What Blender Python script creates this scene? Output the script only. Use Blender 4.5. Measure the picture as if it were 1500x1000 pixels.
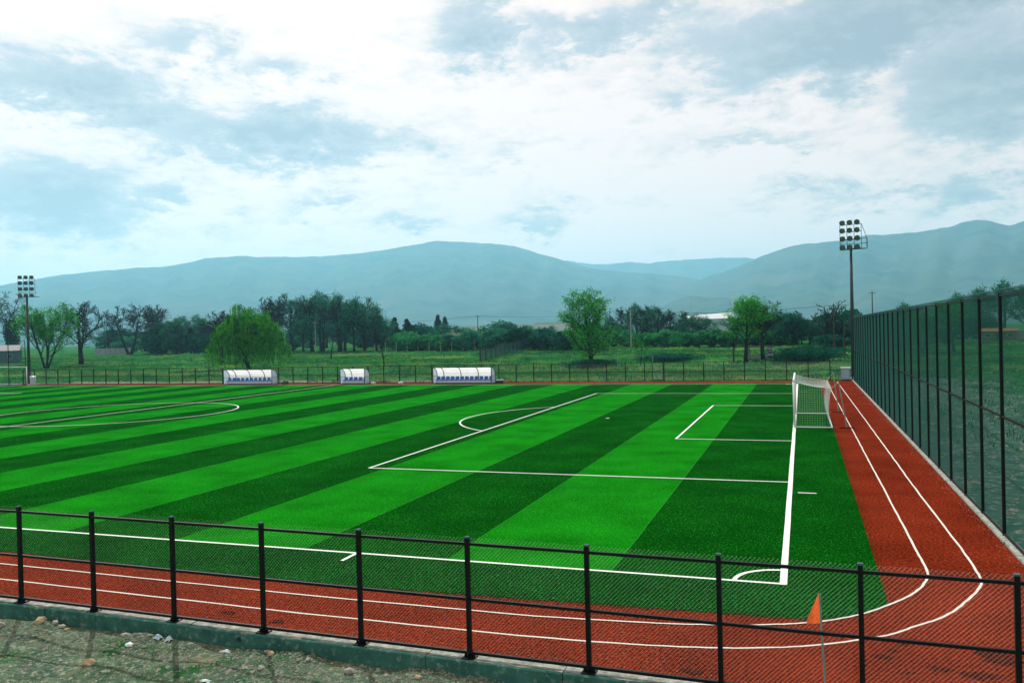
import bpy, math, random
import numpy as np
from mathutils import Vector, Matrix

for o in list(bpy.data.objects):
    bpy.data.objects.remove(o)
scene = bpy.context.scene
COL = scene.collection
rad = math.radians

# ------------------------------------------------------------------ camera
CAM = Vector((0.468, -18.29, 5.416))
yaw, pit, rol = 0.33568, -0.00963, -0.0246
cy, sy, cp, sp, cr, sr = (math.cos(yaw), math.sin(yaw), math.cos(pit), math.sin(pit), math.cos(rol), math.sin(rol))
R0 = Vector((cy, sy, 0)); F = Vector((-sy * cp, cy * cp, sp)); U0 = Vector((sy * sp, -cy * sp, cp))
XC = R0 * cr + U0 * sr; YC = -R0 * sr + U0 * cr
cam = bpy.data.cameras.new('camera'); cam_o = bpy.data.objects.new('camera', cam); COL.objects.link(cam_o)
m = Matrix.Identity(4)
for i in range(3):
    m[i][0] = XC[i]; m[i][1] = YC[i]; m[i][2] = -F[i]; m[i][3] = CAM[i]
cam_o.matrix_world = m
cam.sensor_width = 36; cam.lens = 1216.39 / 1500 * 36
cam.clip_start = 0.1; cam.clip_end = 60000
scene.camera = cam_o

# ------------------------------------------------------------------ light
SUN_AZ, SUN_EL = 42.0, 45.0          # degrees left of +Y, above the horizon
sun_dir = Vector((-math.sin(rad(SUN_AZ)) * math.cos(rad(SUN_EL)), math.cos(rad(SUN_AZ)) * math.cos(rad(SUN_EL)), math.sin(rad(SUN_EL))))
sl = bpy.data.lights.new('sun', 'SUN'); sl.energy = 5.0; sl.angle = rad(0.6); sl.color = (1.0, 0.97, 0.91)
sun_o = bpy.data.objects.new('sun', sl); COL.objects.link(sun_o)
sun_o.rotation_euler = (-sun_dir).to_track_quat('-Z', 'Y').to_euler()
scene.view_settings.view_transform = 'Standard'; scene.view_settings.look = 'None'
scene.view_settings.gamma = 1.0; scene.view_settings.exposure = 0.0; scene.view_settings.use_curve_mapping = False
scene.cycles.use_denoising = True
scene.cycles.max_bounces = 6; scene.cycles.transparent_max_bounces = 12; scene.cycles.volume_bounces = 1

SKY_BLOBS = [(-3.5, 18.0, 10.5, 2.4, 1.0), (-10.6, 14.0, 4.3, 3.1, 0.9), (3.3, 16.0, 3.8, 1.2, 0.5), (12.6, 19.7, 6.2, 1.3, 0.7),
             (16.4, 18.8, 2.9, 1.4, 0.5), (21.5, 19.8, 2.6, 1.9, 0.9), (40.9, 18.7, 3.1, 1.3, 0.6), (35.2, 17.6, 3.3, 0.9, 0.5),
             (46.9, 15.6, 6.2, 1.5, 0.9), (42.0, 14.3, 3.8, 1.2, 0.8), (34.9, 13.0, 8.1, 1.5, 1.0), (28.9, 13.1, 2.4, 1.3, 0.6),
             (47.9, 8.4, 5.2, 1.7, 0.95), (41.7, 9.1, 2.9, 0.9, 0.7), (32.0, 8.9, 2.4, 0.6, 0.5), (26.1, 7.7, 3.3, 0.6, 0.5),
             (16.7, 7.6, 2.9, 0.9, 0.6), (2.0, 12.1, 5.2, 0.6, 0.5), (8.2, 15.2, 1.9, 0.9, 0.5), (-0.8, 8.7, 3.3, 0.6, 0.5),
             (-10.1, 7.6, 2.9, 0.9, 0.7), (-5.3, 7.9, 6.2, 0.6, 0.5), (19.4, 12.2, 1.9, 0.6, 0.4)]


def build_world():
    w = bpy.data.worlds.new('World'); scene.world = w; w.use_nodes = True
    nt = w.node_tree; N = nt.nodes; L = nt.links; N.clear()

    def nd(t, **k):
        n = N.new(t)
        for a, b in k.items():
            setattr(n, a, b)
        return n

    def mth(op, a, b=None, c=None):
        n = nd('ShaderNodeMath', operation=op)
        for i, v in enumerate((a, b, c)):
            if v is None:
                continue
            if isinstance(v, (int, float)):
                n.inputs[i].default_value = v
            else:
                L.new(v, n.inputs[i])
        return n.outputs[0]
    out = nd('ShaderNodeOutputWorld')
    sky = nd('ShaderNodeTexSky', sky_type='NISHITA', sun_disc=False)
    sky.sun_elevation = rad(SUN_EL); sky.sun_rotation = rad(-SUN_AZ); sky.air_density = 1.0; sky.dust_density = 2.0
    tc = nd('ShaderNodeTexCoord'); D = tc.outputs['Generated']
    sep = nd('ShaderNodeSeparateXYZ'); L.new(D, sep.inputs[0])
    x, y, z = sep.outputs
    az = mth('MULTIPLY', mth('ARCTAN2', mth('MULTIPLY', x, -1), y), 57.2958)
    el = mth('MULTIPLY', mth('ARCSINE', z), 57.2958)
    # cloud-deck coordinates: the view direction projected on a flat layer
    zz = mth('ADD', mth('MAXIMUM', z, 0.0), 0.10)
    cmb = nd('ShaderNodeCombineXYZ'); L.new(mth('DIVIDE', x, zz), cmb.inputs[0]); L.new(mth('DIVIDE', y, zz), cmb.inputs[1])

    def noise(scale, det, rough=0.55, dist=0.0, off=0.0, vec=cmb.outputs[0]):
        mp = nd('ShaderNodeMapping'); mp.inputs['Location'].default_value = (off, off * .7, off * .3); L.new(vec, mp.inputs[0])
        n = nd('ShaderNodeTexNoise'); n.inputs['Scale'].default_value = scale; n.inputs['Detail'].default_value = det
        n.inputs['Roughness'].default_value = rough; n.inputs['Distortion'].default_value = dist
        L.new(mp.outputs[0], n.inputs['Vector']); return n.outputs[0]
    n1 = noise(1.6, 8, .6, .3, 3.1); n2 = noise(1.7, 8, .6, .3, 11.7); n3 = noise(2.6, 10, .62, .5, 5.3); n4 = noise(0.9, 4, .5, 0, 21.0)
    ang = nd('ShaderNodeCombineXYZ'); L.new(mth('MULTIPLY', az, .11), ang.inputs[0]); L.new(mth('MULTIPLY', el, .24), ang.inputs[1])
    n5 = noise(1.7, 13, .66, .25, 2.2, ang.outputs[0])
    n6 = noise(1.5, 13, .66, .25, 8.2, ang.outputs[0])
    n7 = noise(4.2, 12, .66, .2, 14.2, ang.outputs[0])
    waz = mth('ADD', az, mth('MULTIPLY', mth('SUBTRACT', n5, .5), 11.0))
    wel = mth('ADD', el, mth('MULTIPLY', mth('ADD', mth('SUBTRACT', n6, .5), mth('MULTIPLY', mth('SUBTRACT', n7, .5), .5)), 7.0))
    tot = None
    for (a, e, sa, se, am) in SKY_BLOBS:
        u = mth('DIVIDE', mth('SUBTRACT', waz, a), sa * 1.05); v = mth('DIVIDE', mth('SUBTRACT', wel, e), se * 1.15)
        q = mth('ADD', mth('MULTIPLY', u, u), mth('MULTIPLY', v, v))
        g = mth('MULTIPLY', mth('EXPONENT', mth('MULTIPLY', q, -0.8)), am)
        tot = g if tot is None else mth('MAXIMUM', tot, g)
    # away from the placed cloud bellies the same broken deck goes on
    gen = mth('MULTIPLY', mth('SUBTRACT', n4, .46), 3.0)
    gen = mth('MAXIMUM', mth('MINIMUM', gen, .9), 0.0)
    far = nd('ShaderNodeMapRange'); far.inputs[1].default_value = 21; far.inputs[2].default_value = 27; L.new(el, far.inputs[0])
    faz = nd('ShaderNodeMapRange'); faz.inputs[1].default_value = 33; faz.inputs[2].default_value = 40
    L.new(mth('ABSOLUTE', mth('SUBTRACT', az, 19)), faz.inputs[0])
    tot = mth('MAXIMUM', tot, mth('MULTIPLY', gen, mth('MAXIMUM', far.outputs[0], faz.outputs[0])))
    sh = mth('ADD', mth('MULTIPLY', tot, mth('ADD', mth('MULTIPLY', n3, .9), .40)), mth('MULTIPLY', mth('SUBTRACT', n5, .40), .85))
    sh = mth('ADD', sh, mth('MULTIPLY', mth('SUBTRACT', n7, .48), .75))
    ramp = nd('ShaderNodeValToRGB'); L.new(sh, ramp.inputs[0])
    cr_ = ramp.color_ramp; cr_.elements[0].position = 0.15; cr_.elements[0].color = (1.0, 0.785, 0.71, 1)
    cr_.elements[1].position = 0.95; cr_.elements[1].color = (0.32, 0.345, 0.39, 1)
    e = cr_.elements.new(0.34); e.color = (0.84, 0.69, 0.63, 1)
    e = cr_.elements.new(0.56); e.color = (0.50, 0.495, 0.515, 1)
    bgc = nd('ShaderNodeBackground'); L.new(ramp.outputs[0], bgc.inputs[0]); bgc.inputs[1].default_value = 1.25
    bgs = nd('ShaderNodeBackground'); L.new(sky.outputs[0], bgs.inputs[0]); bgs.inputs[1].default_value = 0.10
    mix = nd('ShaderNodeMixShader'); mix.inputs[0].default_value = 0.88
    L.new(bgs.outputs[0], mix.inputs[1]); L.new(bgc.outputs[0], mix.inputs[2]); L.new(mix.outputs[0], out.inputs[0])


build_world()


# ------------------------------------------------------------------ materials
def material(name, c1, c2=None, scale=4.0, rough=.8, bump=0.0, bscale=None, spec=.3, metal=0.0, transl=0.0, detail=6, lo=.35, hi=.65, coord='world', aniso=None, c3=None, s3=60, f3=(.62, .72), big=None):
    mt = bpy.data.materials.new(name); mt.use_nodes = True
    nt = mt.node_tree; N = nt.nodes; L = nt.links; N.clear()
    out = N.new('ShaderNodeOutputMaterial'); b = N.new('ShaderNodeBsdfPrincipled')
    b.inputs['Roughness'].default_value = rough; b.inputs['Metallic'].default_value = metal
    b.inputs['Specular IOR Level'].default_value = spec if rough < .6 else min(spec, .02)
    b.inputs['Base Color'].default_value = (*c1, 1)
    if coord == 'world':
        g = N.new('ShaderNodeNewGeometry'); vec = g.outputs['Position']
    else:
        g = N.new('ShaderNodeTexCoord'); vec = g.outputs['Object']
    if aniso:
        mp = N.new('ShaderNodeMapping'); mp.inputs['Scale'].default_value = aniso; L.new(vec, mp.inputs[0]); vec = mp.outputs[0]
    col = None
    if c2 is not None:
        n = N.new('ShaderNodeTexNoise'); n.inputs['Scale'].default_value = scale; n.inputs['Detail'].default_value = detail
        n.inputs['Roughness'].default_value = .65; L.new(vec, n.inputs['Vector'])
        r = N.new('ShaderNodeMapRange'); r.inputs[1].default_value = lo; r.inputs[2].default_value = hi; L.new(n.outputs[0], r.inputs[0])
        mx = N.new('ShaderNodeMix'); mx.data_type = 'RGBA'; L.new(r.outputs[0], mx.inputs[0])
        mx.inputs[6].default_value = (*c1, 1); mx.inputs[7].default_value = (*c2, 1); col = mx.outputs[2]
        if c3 is not None:
            n = N.new('ShaderNodeTexNoise'); n.inputs['Scale'].default_value = s3; n.inputs['Detail'].default_value = 3; L.new(vec, n.inputs['Vector'])
            r = N.new('ShaderNodeMapRange'); r.inputs[1].default_value = f3[0]; r.inputs[2].default_value = f3[1]; L.new(n.outputs[0], r.inputs[0])
            mx2 = N.new('ShaderNodeMix'); mx2.data_type = 'RGBA'; L.new(r.outputs[0], mx2.inputs[0]); L.new(col, mx2.inputs[6])
            mx2.inputs[7].default_value = (*c3, 1); col = mx2.outputs[2]
        if big is not None:
            n = N.new('ShaderNodeTexNoise'); n.inputs['Scale'].default_value = big; n.inputs['Detail'].default_value = 5; L.new(g.outputs[0], n.inputs['Vector'])
            r = N.new('ShaderNodeMapRange'); r.inputs[1].default_value = .3; r.inputs[2].default_value = .7; r.inputs[3].default_value = .72; r.inputs[4].default_value = 1.28; L.new(n.outputs[0], r.inputs[0])
            vm = N.new('ShaderNodeVectorMath'); vm.operation = 'SCALE'; L.new(col, vm.inputs[0]); L.new(r.outputs[0], vm.inputs['Scale']); col = vm.outputs[0]
        L.new(col, b.inputs['Base Color'])
    if bump:
        n = N.new('ShaderNodeTexNoise'); n.inputs['Scale'].default_value = bscale or scale * 6; n.inputs['Detail'].default_value = 5; L.new(vec, n.inputs['Vector'])
        bp = N.new('ShaderNodeBump'); bp.inputs['Strength'].default_value = bump; bp.inputs['Distance'].default_value = .02
        L.new(n.outputs[0], bp.inputs['Height']); L.new(bp.outputs[0], b.inputs['Normal'])
    if transl:
        t = N.new('ShaderNodeBsdfTranslucent'); t.inputs[0].default_value = (*c1, 1)
        if col is not None:
            L.new(col, t.inputs[0])
        mxs = N.new('ShaderNodeMixShader'); mxs.inputs[0].default_value = transl
        L.new(b.outputs[0], mxs.inputs[1]); L.new(t.outputs[0], mxs.inputs[2]); L.new(mxs.outputs[0], out.inputs[0])
    else:
        L.new(b.outputs[0], out.inputs[0])
    return mt


M = {}
M['turf_light'] = material('turf_light', (.0040, .170, .0030), (.0030, .100, .0022), scale=9, aniso=(2.2, 1.0, 1), rough=.75, bump=.6, bscale=22, spec=0, detail=4, lo=.40, hi=.62, c3=(.026, .29, .03), s3=13, f3=(.57, .70), big=.45)
M['turf_dark'] = material('turf_dark', (.0007, .060, .0014), (.0010, .026, .0010), scale=9, aniso=(2.2, 1.0, 1), rough=.75, bump=.6, bscale=22, spec=0, detail=4, lo=.40, hi=.62, c3=(.022, .20, .026), s3=13, f3=(.57, .70), big=.45)
M['turf_edge'] = material('turf_edge', (.0009, .054, .0030), (.0012, .020, .0016), scale=10, aniso=(1.4, 1.4, 1), rough=.8, bump=.6, bscale=22, spec=0, detail=4, lo=.40, hi=.62, c3=(.024, .18, .034), s3=13, f3=(.57, .70), big=.45)
M['track'] = material('track', (.205, .0245, .0080), (.060, .0078, .0034), scale=14, rough=.9, bump=1.0, bscale=26, spec=0, detail=4, lo=.38, hi=.60, c3=(.36, .075, .028), s3=20, f3=(.60, .72), big=.45)
M['track_stain'] = material('track_stain', (.085, .014, .007), (.03, .007, .004), scale=14, rough=.9, bump=.6, bscale=26, spec=0, lo=.40, hi=.60)
M['line'] = material('line', (.72, .77, .71), (.40, .50, .38), scale=22, rough=.7, bump=.2, lo=.52, hi=.72)
M['line_track'] = material('line_track', (.64, .62, .55), (.40, .34, .28), scale=14, rough=.8, bump=.4, lo=.5, hi=.8)
M['dark_paint'] = material('dark_paint', (.004, .006, .006), (.007, .010, .009), scale=9, rough=.5, spec=.12)
M['green_paint'] = material('green_paint', (.008, .028, .024), (.012, .04, .034), scale=9, rough=.5, spec=.4)
M['wire'] = material('wire', (.34, .40, .34), rough=.5, spec=.5)
M['green_wire'] = material('green_wire', (.028, .125, .100), rough=.8, spec=.02)
M['pale_wire'] = material('pale_wire', (.40, .50, .47), rough=.5, spec=.5)
M['concrete'] = material('concrete', (.055, .170, .130), (.026, .095, .075), scale=2.2, rough=.9, bump=.6, bscale=30, c3=(.17, .26, .22), s3=9, f3=(.55, .75))  # teal tint of the shaded kerb face is put into this base colour
M['concrete_top'] = material('concrete_top', (.40, .42, .37), (.16, .18, .15), scale=7, rough=.9, bump=.8, bscale=40)
M['pale_stone'] = material('pale_stone', (.36, .35, .29), (.22, .23, .19), scale=6, rough=.9, bump=.5, bscale=30, coord='object')
M['tan_stone'] = material('tan_stone', (.42, .33, .19), (.30, .25, .15), scale=6, rough=.9, bump=.5, bscale=30, coord='object')
M['pebble'] = material('pebble', (.26, .27, .21), (.12, .145, .10), scale=9, rough=.9)
M['plastic_white'] = material('plastic_white', (.52, .58, .60), rough=.35, spec=.5)
M['plastic_pale_blue'] = material('plastic_pale_blue', (.30, .48, .58), (.5, .62, .68), scale=12, rough=.35, spec=.5)
M['metal_white'] = material('metal_white', (.72, .78, .80), rough=.35, spec=.5)
M['metal_blue'] = material('metal_blue', (.34, .50, .60), rough=.35, spec=.5, metal=.3)
M['net'] = material('net', (.55, .68, .64), rough=.7)
M['orange'] = material('orange', (.92, .17, .025), (.75, .11, .02), scale=20, rough=.6, transl=.5)
M['teal_pole'] = material('teal_pole', (.05, .22, .20), (.16, .32, .30), scale=8, rough=.5)
M['shell'] = material('shell', (.88, .88, .87), (.80, .81, .82), scale=1.6, rough=.3, spec=.3, transl=.6)
M['end_panel'] = material('end_panel', (.50, .66, .74), rough=.3, spec=.5, transl=.4)
M['seat_blue'] = material('seat_blue', (.012, .16, .56), rough=.35, spec=.5)
M['lamp_black'] = material('lamp_black', (.012, .013, .014), rough=.4, spec=.5)
M['lamp_glass'] = material('lamp_glass', (.10, .14, .15), rough=.08, spec=.8)
M['mast'] = material('mast', (.035, .045, .05), (.05, .06, .065), scale=3, rough=.45, metal=.4)
M['bark'] = material('bark', (.014, .018, .016), (.026, .030, .026), scale=6, rough=.95, bump=.5, bscale=30)
M['bark_grey'] = material('bark_grey', (.030, .040, .036), (.018, .024, .022), scale=6, rough=.95)
M['leaf_spring'] = material('leaf_spring', (.065, .460, .028), (.012, .170, .018), scale=.8, rough=.6, transl=.4)
M['leaf_willow'] = material('leaf_willow', (.070, .360, .004), (.006, .090, .003), scale=1.1, rough=.6, transl=.4, lo=.42, hi=.58)
M['leaf_bud'] = material('leaf_bud', (.026, .250, .115), (.009, .105, .068), scale=.9, rough=.7, transl=.4, lo=.42, hi=.58)
M['leaf_dark'] = material('leaf_dark', (.010, .125, .062), (.004, .052, .038), scale=.9, rough=.7, transl=.4, lo=.42, hi=.58)
M['leaf_hedge'] = material('leaf_hedge', (.030, .310, .062), (.007, .095, .044), scale=.9, rough=.7, transl=.4, lo=.42, hi=.58)
M['leaf_blossom'] = material('leaf_blossom', (.28, .32, .22), (.10, .16, .08), scale=.8, rough=.7, transl=.3)
M['conifer'] = material('conifer', (.003, .034, .028), (.004, .050, .036), scale=.6, rough=.8)
M['ivy'] = material('ivy', (.004, .014, .014), (.006, .02, .018), scale=.8, rough=.7)
M['grass_green'] = material('grass_green', (.025, .215, .028), (.007, .080, .026), scale=.12, rough=.8, transl=.3, c3=(.11, .16, .03), s3=.35, f3=(.55, .7))
M['grass_dry'] = material('grass_dry', (.24, .36, .08), (.06, .18, .05), scale=.15, rough=.85, transl=.3)
M['roof_tile'] = material('roof_tile', (.22, .13, .06), (.15, .09, .05), scale=3, rough=.85)
M['roof_pale'] = material('roof_pale', (.34, .36, .34), (.26, .28, .27), scale=2, rough=.8)
M['wall_white'] = material('wall_white', (.62, .66, .64), (.5, .54, .53), scale=1.5, rough=.85)
M['wall_brown'] = material('wall_brown', (.16, .13, .075), (.11, .10, .06), scale=2, rough=.85)
M['wall_teal'] = material('wall_teal', (.07, .13, .15), (.05, .10, .12), scale=1.2, rough=.8)
M['wall_grey'] = material('wall_grey', (.30, .36, .37), (.24, .29, .3), scale=1.2, rough=.8)
M['glass_dark'] = material('glass_dark', (.015, .025, .03), rough=.1, spec=.8)
M['sheet_teal'] = material('sheet_teal', (.045, .13, .125), (.03, .095, .10), scale=1.0, rough=.6)
M['wood_pole'] = material('wood_pole', (.055, .05, .04), rough=.9)
M['concrete_post'] = material('concrete_post', (.26, .29, .26), rough=.9)
M['car_white'] = material('car_white', (.75, .77, .78), rough=.2, spec=.6)
M['tyre'] = material('tyre', (.012, .012, .012), rough=.8)
M['rubbish'] = material('rubbish', (.012, .014, .016), rough=.3, spec=.5)


def ground_material():
    mt = bpy.data.materials.new('ground'); mt.use_nodes = True
    nt = mt.node_tree; N = nt.nodes; L = nt.links; N.clear()
    out = N.new('ShaderNodeOutputMaterial'); b = N.new('ShaderNodeBsdfPrincipled'); b.inputs['Roughness'].default_value = .95
    b.inputs['Specular IOR Level'].default_value = 0
    g = N.new('ShaderNodeNewGeometry')

    def noise(scale, lo, hi, det=8, r=.65):
        n = N.new('ShaderNodeTexNoise'); n.inputs['Scale'].default_value = scale; n.inputs['Detail'].default_value = det; n.inputs['Roughness'].default_value = r
        L.new(g.outputs['Position'], n.inputs['Vector'])
        m_ = N.new('ShaderNodeMapRange'); m_.inputs[1].default_value = lo; m_.inputs[2].default_value = hi; L.new(n.outputs[0], m_.inputs[0]); return m_.outputs[0]

    def mix(f, a, c):
        mx = N.new('ShaderNodeMix'); mx.data_type = 'RGBA'
        for i, v in ((0, f), (6, a), (7, c)):
            if isinstance(v, tuple):
                mx.inputs[i].default_value = (*v, 1)
            else:
                L.new(v, mx.inputs[i])
        return mx.outputs[2]

    def rng(sock, a, c):
        m_ = N.new('ShaderNodeMapRange'); m_.inputs[1].default_value = a; m_.inputs[2].default_value = c; L.new(sock, m_.inputs[0]); return m_.outputs[0]

    def mth(op, a, c):
        n = N.new('ShaderNodeMath'); n.operation = op
        for i, v in enumerate((a, c)):
            if isinstance(v, float):
                n.inputs[i].default_value = v
            else:
                L.new(v, n.inputs[i])
        return n.outputs[0]
    s = N.new('ShaderNodeSeparateXYZ'); L.new(g.outputs['Position'], s.inputs[0])
    X, Y = s.outputs[0], s.outputs[1]
    gravel = mix(noise(2.6, .35, .65), (.100, .150, .095), (.034, .070, .046))
    gravel = mix(noise(10, .52, .62), gravel, (.22, .26, .185))
    gravel = mix(noise(14, .58, .66), gravel, (.018, .034, .026))
    gravel = mix(noise(.9, .55, .66), gravel, (.165, .165, .085))
    gravel = mix(noise(1.4, .56, .68), gravel, (.010, .075, .020))
    soil = mix(noise(.7, .35, .65), (.075, .150, .115), (.025, .075, .058))
    soil = mix(noise(3.5, .54, .66), soil, (.26, .34, .29))
    grass = mix(noise(.10, .38, .62), (.007, .085, .018), (.028, .150, .028))
    grass = mix(noise(.55, .46, .64), grass, (.005, .048, .022))
    grass = mix(noise(.06, .54, .64), grass, (.085, .180, .045))
    # gravel on the near bank, bare soil beside the fences, grass beyond
    near = rng(Y, 3.0, -1.0)
    wob = mth('MULTIPLY', noise(.16, .2, .8), 12.0)
    rs = rng(mth('ADD', mth('SUBTRACT', X, mth('MULTIPLY', Y, .06)), wob), 22.0, 17.0)
    band = rng(mth('ADD', Y, mth('MULTIPLY', noise(.09, .3, .7), 9.0)), 84.0, 78.0)
    sf = mth('MULTIPLY', mth('MULTIPLY', rs, band), 1.0)
    base = mix(sf, grass, soil)
    col = mix(near, base, gravel)
    L.new(col, b.inputs['Base Color'])
    n = N.new('ShaderNodeTexNoise'); n.inputs['Scale'].default_value = 9; n.inputs['Detail'].default_value = 8; L.new(g.outputs['Position'], n.inputs['Vector'])
    bp = N.new('ShaderNodeBump'); bp.inputs['Strength'].default_value = .8; bp.inputs['Distance'].default_value = .05
    L.new(n.outputs[0], bp.inputs['Height']); L.new(bp.outputs[0], b.inputs['Normal']); L.new(b.outputs[0], out.inputs[0])
    return mt


M['ground'] = ground_material()
M['mountain'] = material('mountain', (.018, .046, .046), (.070, .105, .080), scale=.006, rough=1, spec=0, detail=10, c3=(.075, .095, .07), s3=.0025, f3=(.55, .7))


# ------------------------------------------------------------------ mesh helpers
class MB:
    def __init__(s):
        s.v = []; s.f = []

    def box(s, c, d, rz=0.0):
        cx, cy_, cz = c; a, b, h = d[0] / 2, d[1] / 2, d[2] / 2; n = len(s.v); co, si = math.cos(rz), math.sin(rz)
        for z in (-h, h):
            for x, y in ((-a, -b), (a, -b), (a, b), (-a, b)):
                s.v.append((cx + x * co - y * si, cy_ + x * si + y * co, cz + z))
        s.f += [(n, n + 3, n + 2, n + 1), (n + 4, n + 5, n + 6, n + 7)] + [(n + i, n + (i + 1) % 4, n + 4 + (i + 1) % 4, n + 4 + i) for i in range(4)]
        return s

    def tube(s, pts, rs, n=6, cap=True):
        if not isinstance(rs, (list, tuple)):
            rs = [rs] * len(pts)
        P = [Vector(p) for p in pts]; base = len(s.v)
        up = None
        for i, p in enumerate(P):
            t = (P[min(i + 1, len(P) - 1)] - P[max(i - 1, 0)])
            if t.length < 1e-9:
                t = Vector((0, 0, 1))
            t.normalize()
            if up is None:
                up = t.cross(Vector((0, 0, 1)) if abs(t.z) < .9 else Vector((1, 0, 0))).normalized()
            else:
                up = up - t * up.dot(t)
                up = up.normalized() if up.length > 1e-6 else t.orthogonal().normalized()
            w = t.cross(up)
            for k in range(n):
                a = 2 * math.pi * k / n
                q = p + (up * math.cos(a) + w * math.sin(a)) * rs[i]
                s.v.append((q.x, q.y, q.z))
        for i in range(len(P) - 1):
            for k in range(n):
                a = base + i * n + k; b = base + i * n + (k + 1) % n
                s.f.append((a, b, b + n, a + n))
        if cap:
            s.f.append(tuple(base + k for k in reversed(range(n)))); e = base + (len(P) - 1) * n
            s.f.append(tuple(e + k for k in range(n)))
        return s

    def quad(s, a, b, c, d):
        n = len(s.v); s.v += [tuple(a), tuple(b), tuple(c), tuple(d)]; s.f.append((n, n + 1, n + 2, n + 3)); return s

    def prism(s, prof, x0, x1):
        """profile in (y, z), extruded along x"""
        n = len(s.v); k = len(prof)
        for x in (x0, x1):
            s.v += [(x, p[0], p[1]) for p in prof]
        s.f += [tuple(n + i for i in reversed(range(k))), tuple(n + k + i for i in range(k))]
        s.f += [(n + i, n + (i + 1) % k, n + k + (i + 1) % k, n + k + i) for i in range(k)]
        return s

    def mesh(s, name, mat, smooth=False):
        me = bpy.data.meshes.new(name); me.from_pydata(s.v, [], s.f); me.materials.append(M[mat] if isinstance(mat, str) else mat)
        if smooth:
            me.polygons.foreach_set('use_smooth', [True] * len(me.polygons))
        me.update(); return me

    def build(s, name, mat, parent=None, loc=None, smooth=False):
        return link(name, s.mesh(name, mat, smooth), parent, loc)


def link(name, me, parent=None, loc=None, rz=0.0, scale=None):
    o = bpy.data.objects.new(name, me); COL.objects.link(o)
    if parent is not None:
        o.parent = parent
    if loc is not None:
        o.location = loc
    if rz:
        o.rotation_euler = (0, 0, rz)
    if scale is not None:
        o.scale = scale
    return o


def tag(o, label=None, cat=None, group=None, kind=None):
    for k, v in (('label', label), ('category', cat), ('group', group), ('kind', kind)):
        if v:
            o[k] = v
    return o


def thing(name, label, cat, loc=(0, 0, 0), rz=0.0, group=None, scale=None):
    return tag(link(name, None, None, loc, rz, scale), label, cat, group)


def np_mesh(name, V, nper, mat):
    """V: (count*nper, 3) array; every nper vertices make one face"""
    V = np.asarray(V, dtype=np.float32); k = len(V) // nper
    me = bpy.data.meshes.new(name); me.vertices.add(len(V)); me.vertices.foreach_set('co', V.ravel())
    me.loops.add(len(V)); me.loops.foreach_set('vertex_index', np.arange(len(V), dtype=np.int32))
    me.polygons.add(k); me.polygons.foreach_set('loop_start', np.arange(0, len(V), nper, dtype=np.int32))
    me.polygons.foreach_set('loop_total', np.full(k, nper, dtype=np.int32))
    me.materials.append(M[mat]); me.update(calc_edges=True); me.validate(); return me


def leaf_quads(P, size, rng, flat=0.0, aspect=.6):
    """random leaf-sized quads round the points P (n,3)"""
    n = len(P)
    a = rng.normal(size=(n, 3)); a /= np.linalg.norm(a, axis=1)[:, None]
    b = rng.normal(size=(n, 3)); b -= a * np.sum(a * b, axis=1)[:, None]; b /= np.linalg.norm(b, axis=1)[:, None]
    s = size * rng.uniform(.6, 1.35, size=(n, 1))
    a = a * s; b = b * s * aspect
    V = np.stack([P - a * .5, P + b * .5, P + a * .5, P - b * .5], axis=1)
    return V.reshape(-1, 3)


def hf(x, y):
    t = min(max((y - 76) / 120., 0), 1); s = t * t * (3 - 2 * t)
    b = min(max((y - 73) / 10., 0), 1)
    z = -.25 + 2.0 * s + b * (.12 * math.sin(x * .21 + y * .13) + .10 * math.sin(x * .07 - y * .19 + 1.3) + .06 * math.sin(x * .53 + .4 * y))
    if y < -5.6:
        k = min((-5.6 - y) / .8, 1)
        z += (1 - k) * .06 * (1 + math.sin(x * 2.1) + .5 * math.sin(x * 5.3)) - k * .03 + k * .025 * math.sin(x * 3.1 + y * 2) + k * .02 * math.sin(x * 1.3 - y * 4.1)
    if x > 5.4 and -6 < y < 80:
        k = min((x - 5.4) / 2.0, 1)
        z += k * .10 * (math.sin(x * .9 + y * .37) + .6 * math.sin(y * .8 - x * .5) + .5 * math.sin(x * 2.3 + y * 1.4))
    return z


# ------------------------------------------------------------------ setting: ground, pitch, track
W, L_ = 64.47, 99.9
H = W / 2


def build_ground():
    def axis(segs):
        out = []
        for a, b, n in segs:
            out += [a + (b - a) * i / n for i in range(n)]
        return out + [segs[-1][1]]
    xs = axis([(-14000, -2000, 8), (-2000, -300, 14), (-300, -110, 60), (-110, -26, 40), (-26, 7, 132), (7, 30, 60), (30, 80, 30), (80, 300, 14), (300, 2000, 10), (2000, 14000, 8)])
    ys = axis([(-3000, -200, 6), (-200, -26, 10), (-26, -11, 20), (-11, -5.2, 48), (-5.2, 74, 160), (74, 200, 120), (200, 320, 30), (320, 2000, 14), (2000, 14000, 10)])
    V = [(x, y, hf(x, y)) for y in ys for x in xs]
    nx = len(xs)
    Fc = [(j * nx + i, j * nx + i + 1, (j + 1) * nx + i + 1, (j + 1) * nx + i) for j in range(len(ys) - 1) for i in range(nx - 1)]
    mb = MB(); mb.v = V; mb.f = Fc
    tag(mb.build('ground', 'ground', smooth=True), 'uneven grassy and gravelly ground round the sports field', kind='structure')


build_ground()
TX0, TX1, TY0, TY1 = -101.4, 5.02, -5.22, 68.6
mb = MB(); mb.box(((TX0 + TX1) / 2, (TY0 + TY1) / 2 + .2, -.12), (TX1 - TX0, TY1 - TY0 + .8, .24))
track = tag(mb.build('running_track', 'track'), 'rust red granular running track round the pitch', kind='structure')


def sheet(pts, z):
    mb = MB(); mb.v = [(x, y, z) for x, y in pts]; mb.f = [tuple(range(len(pts)))]; return mb


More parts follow.
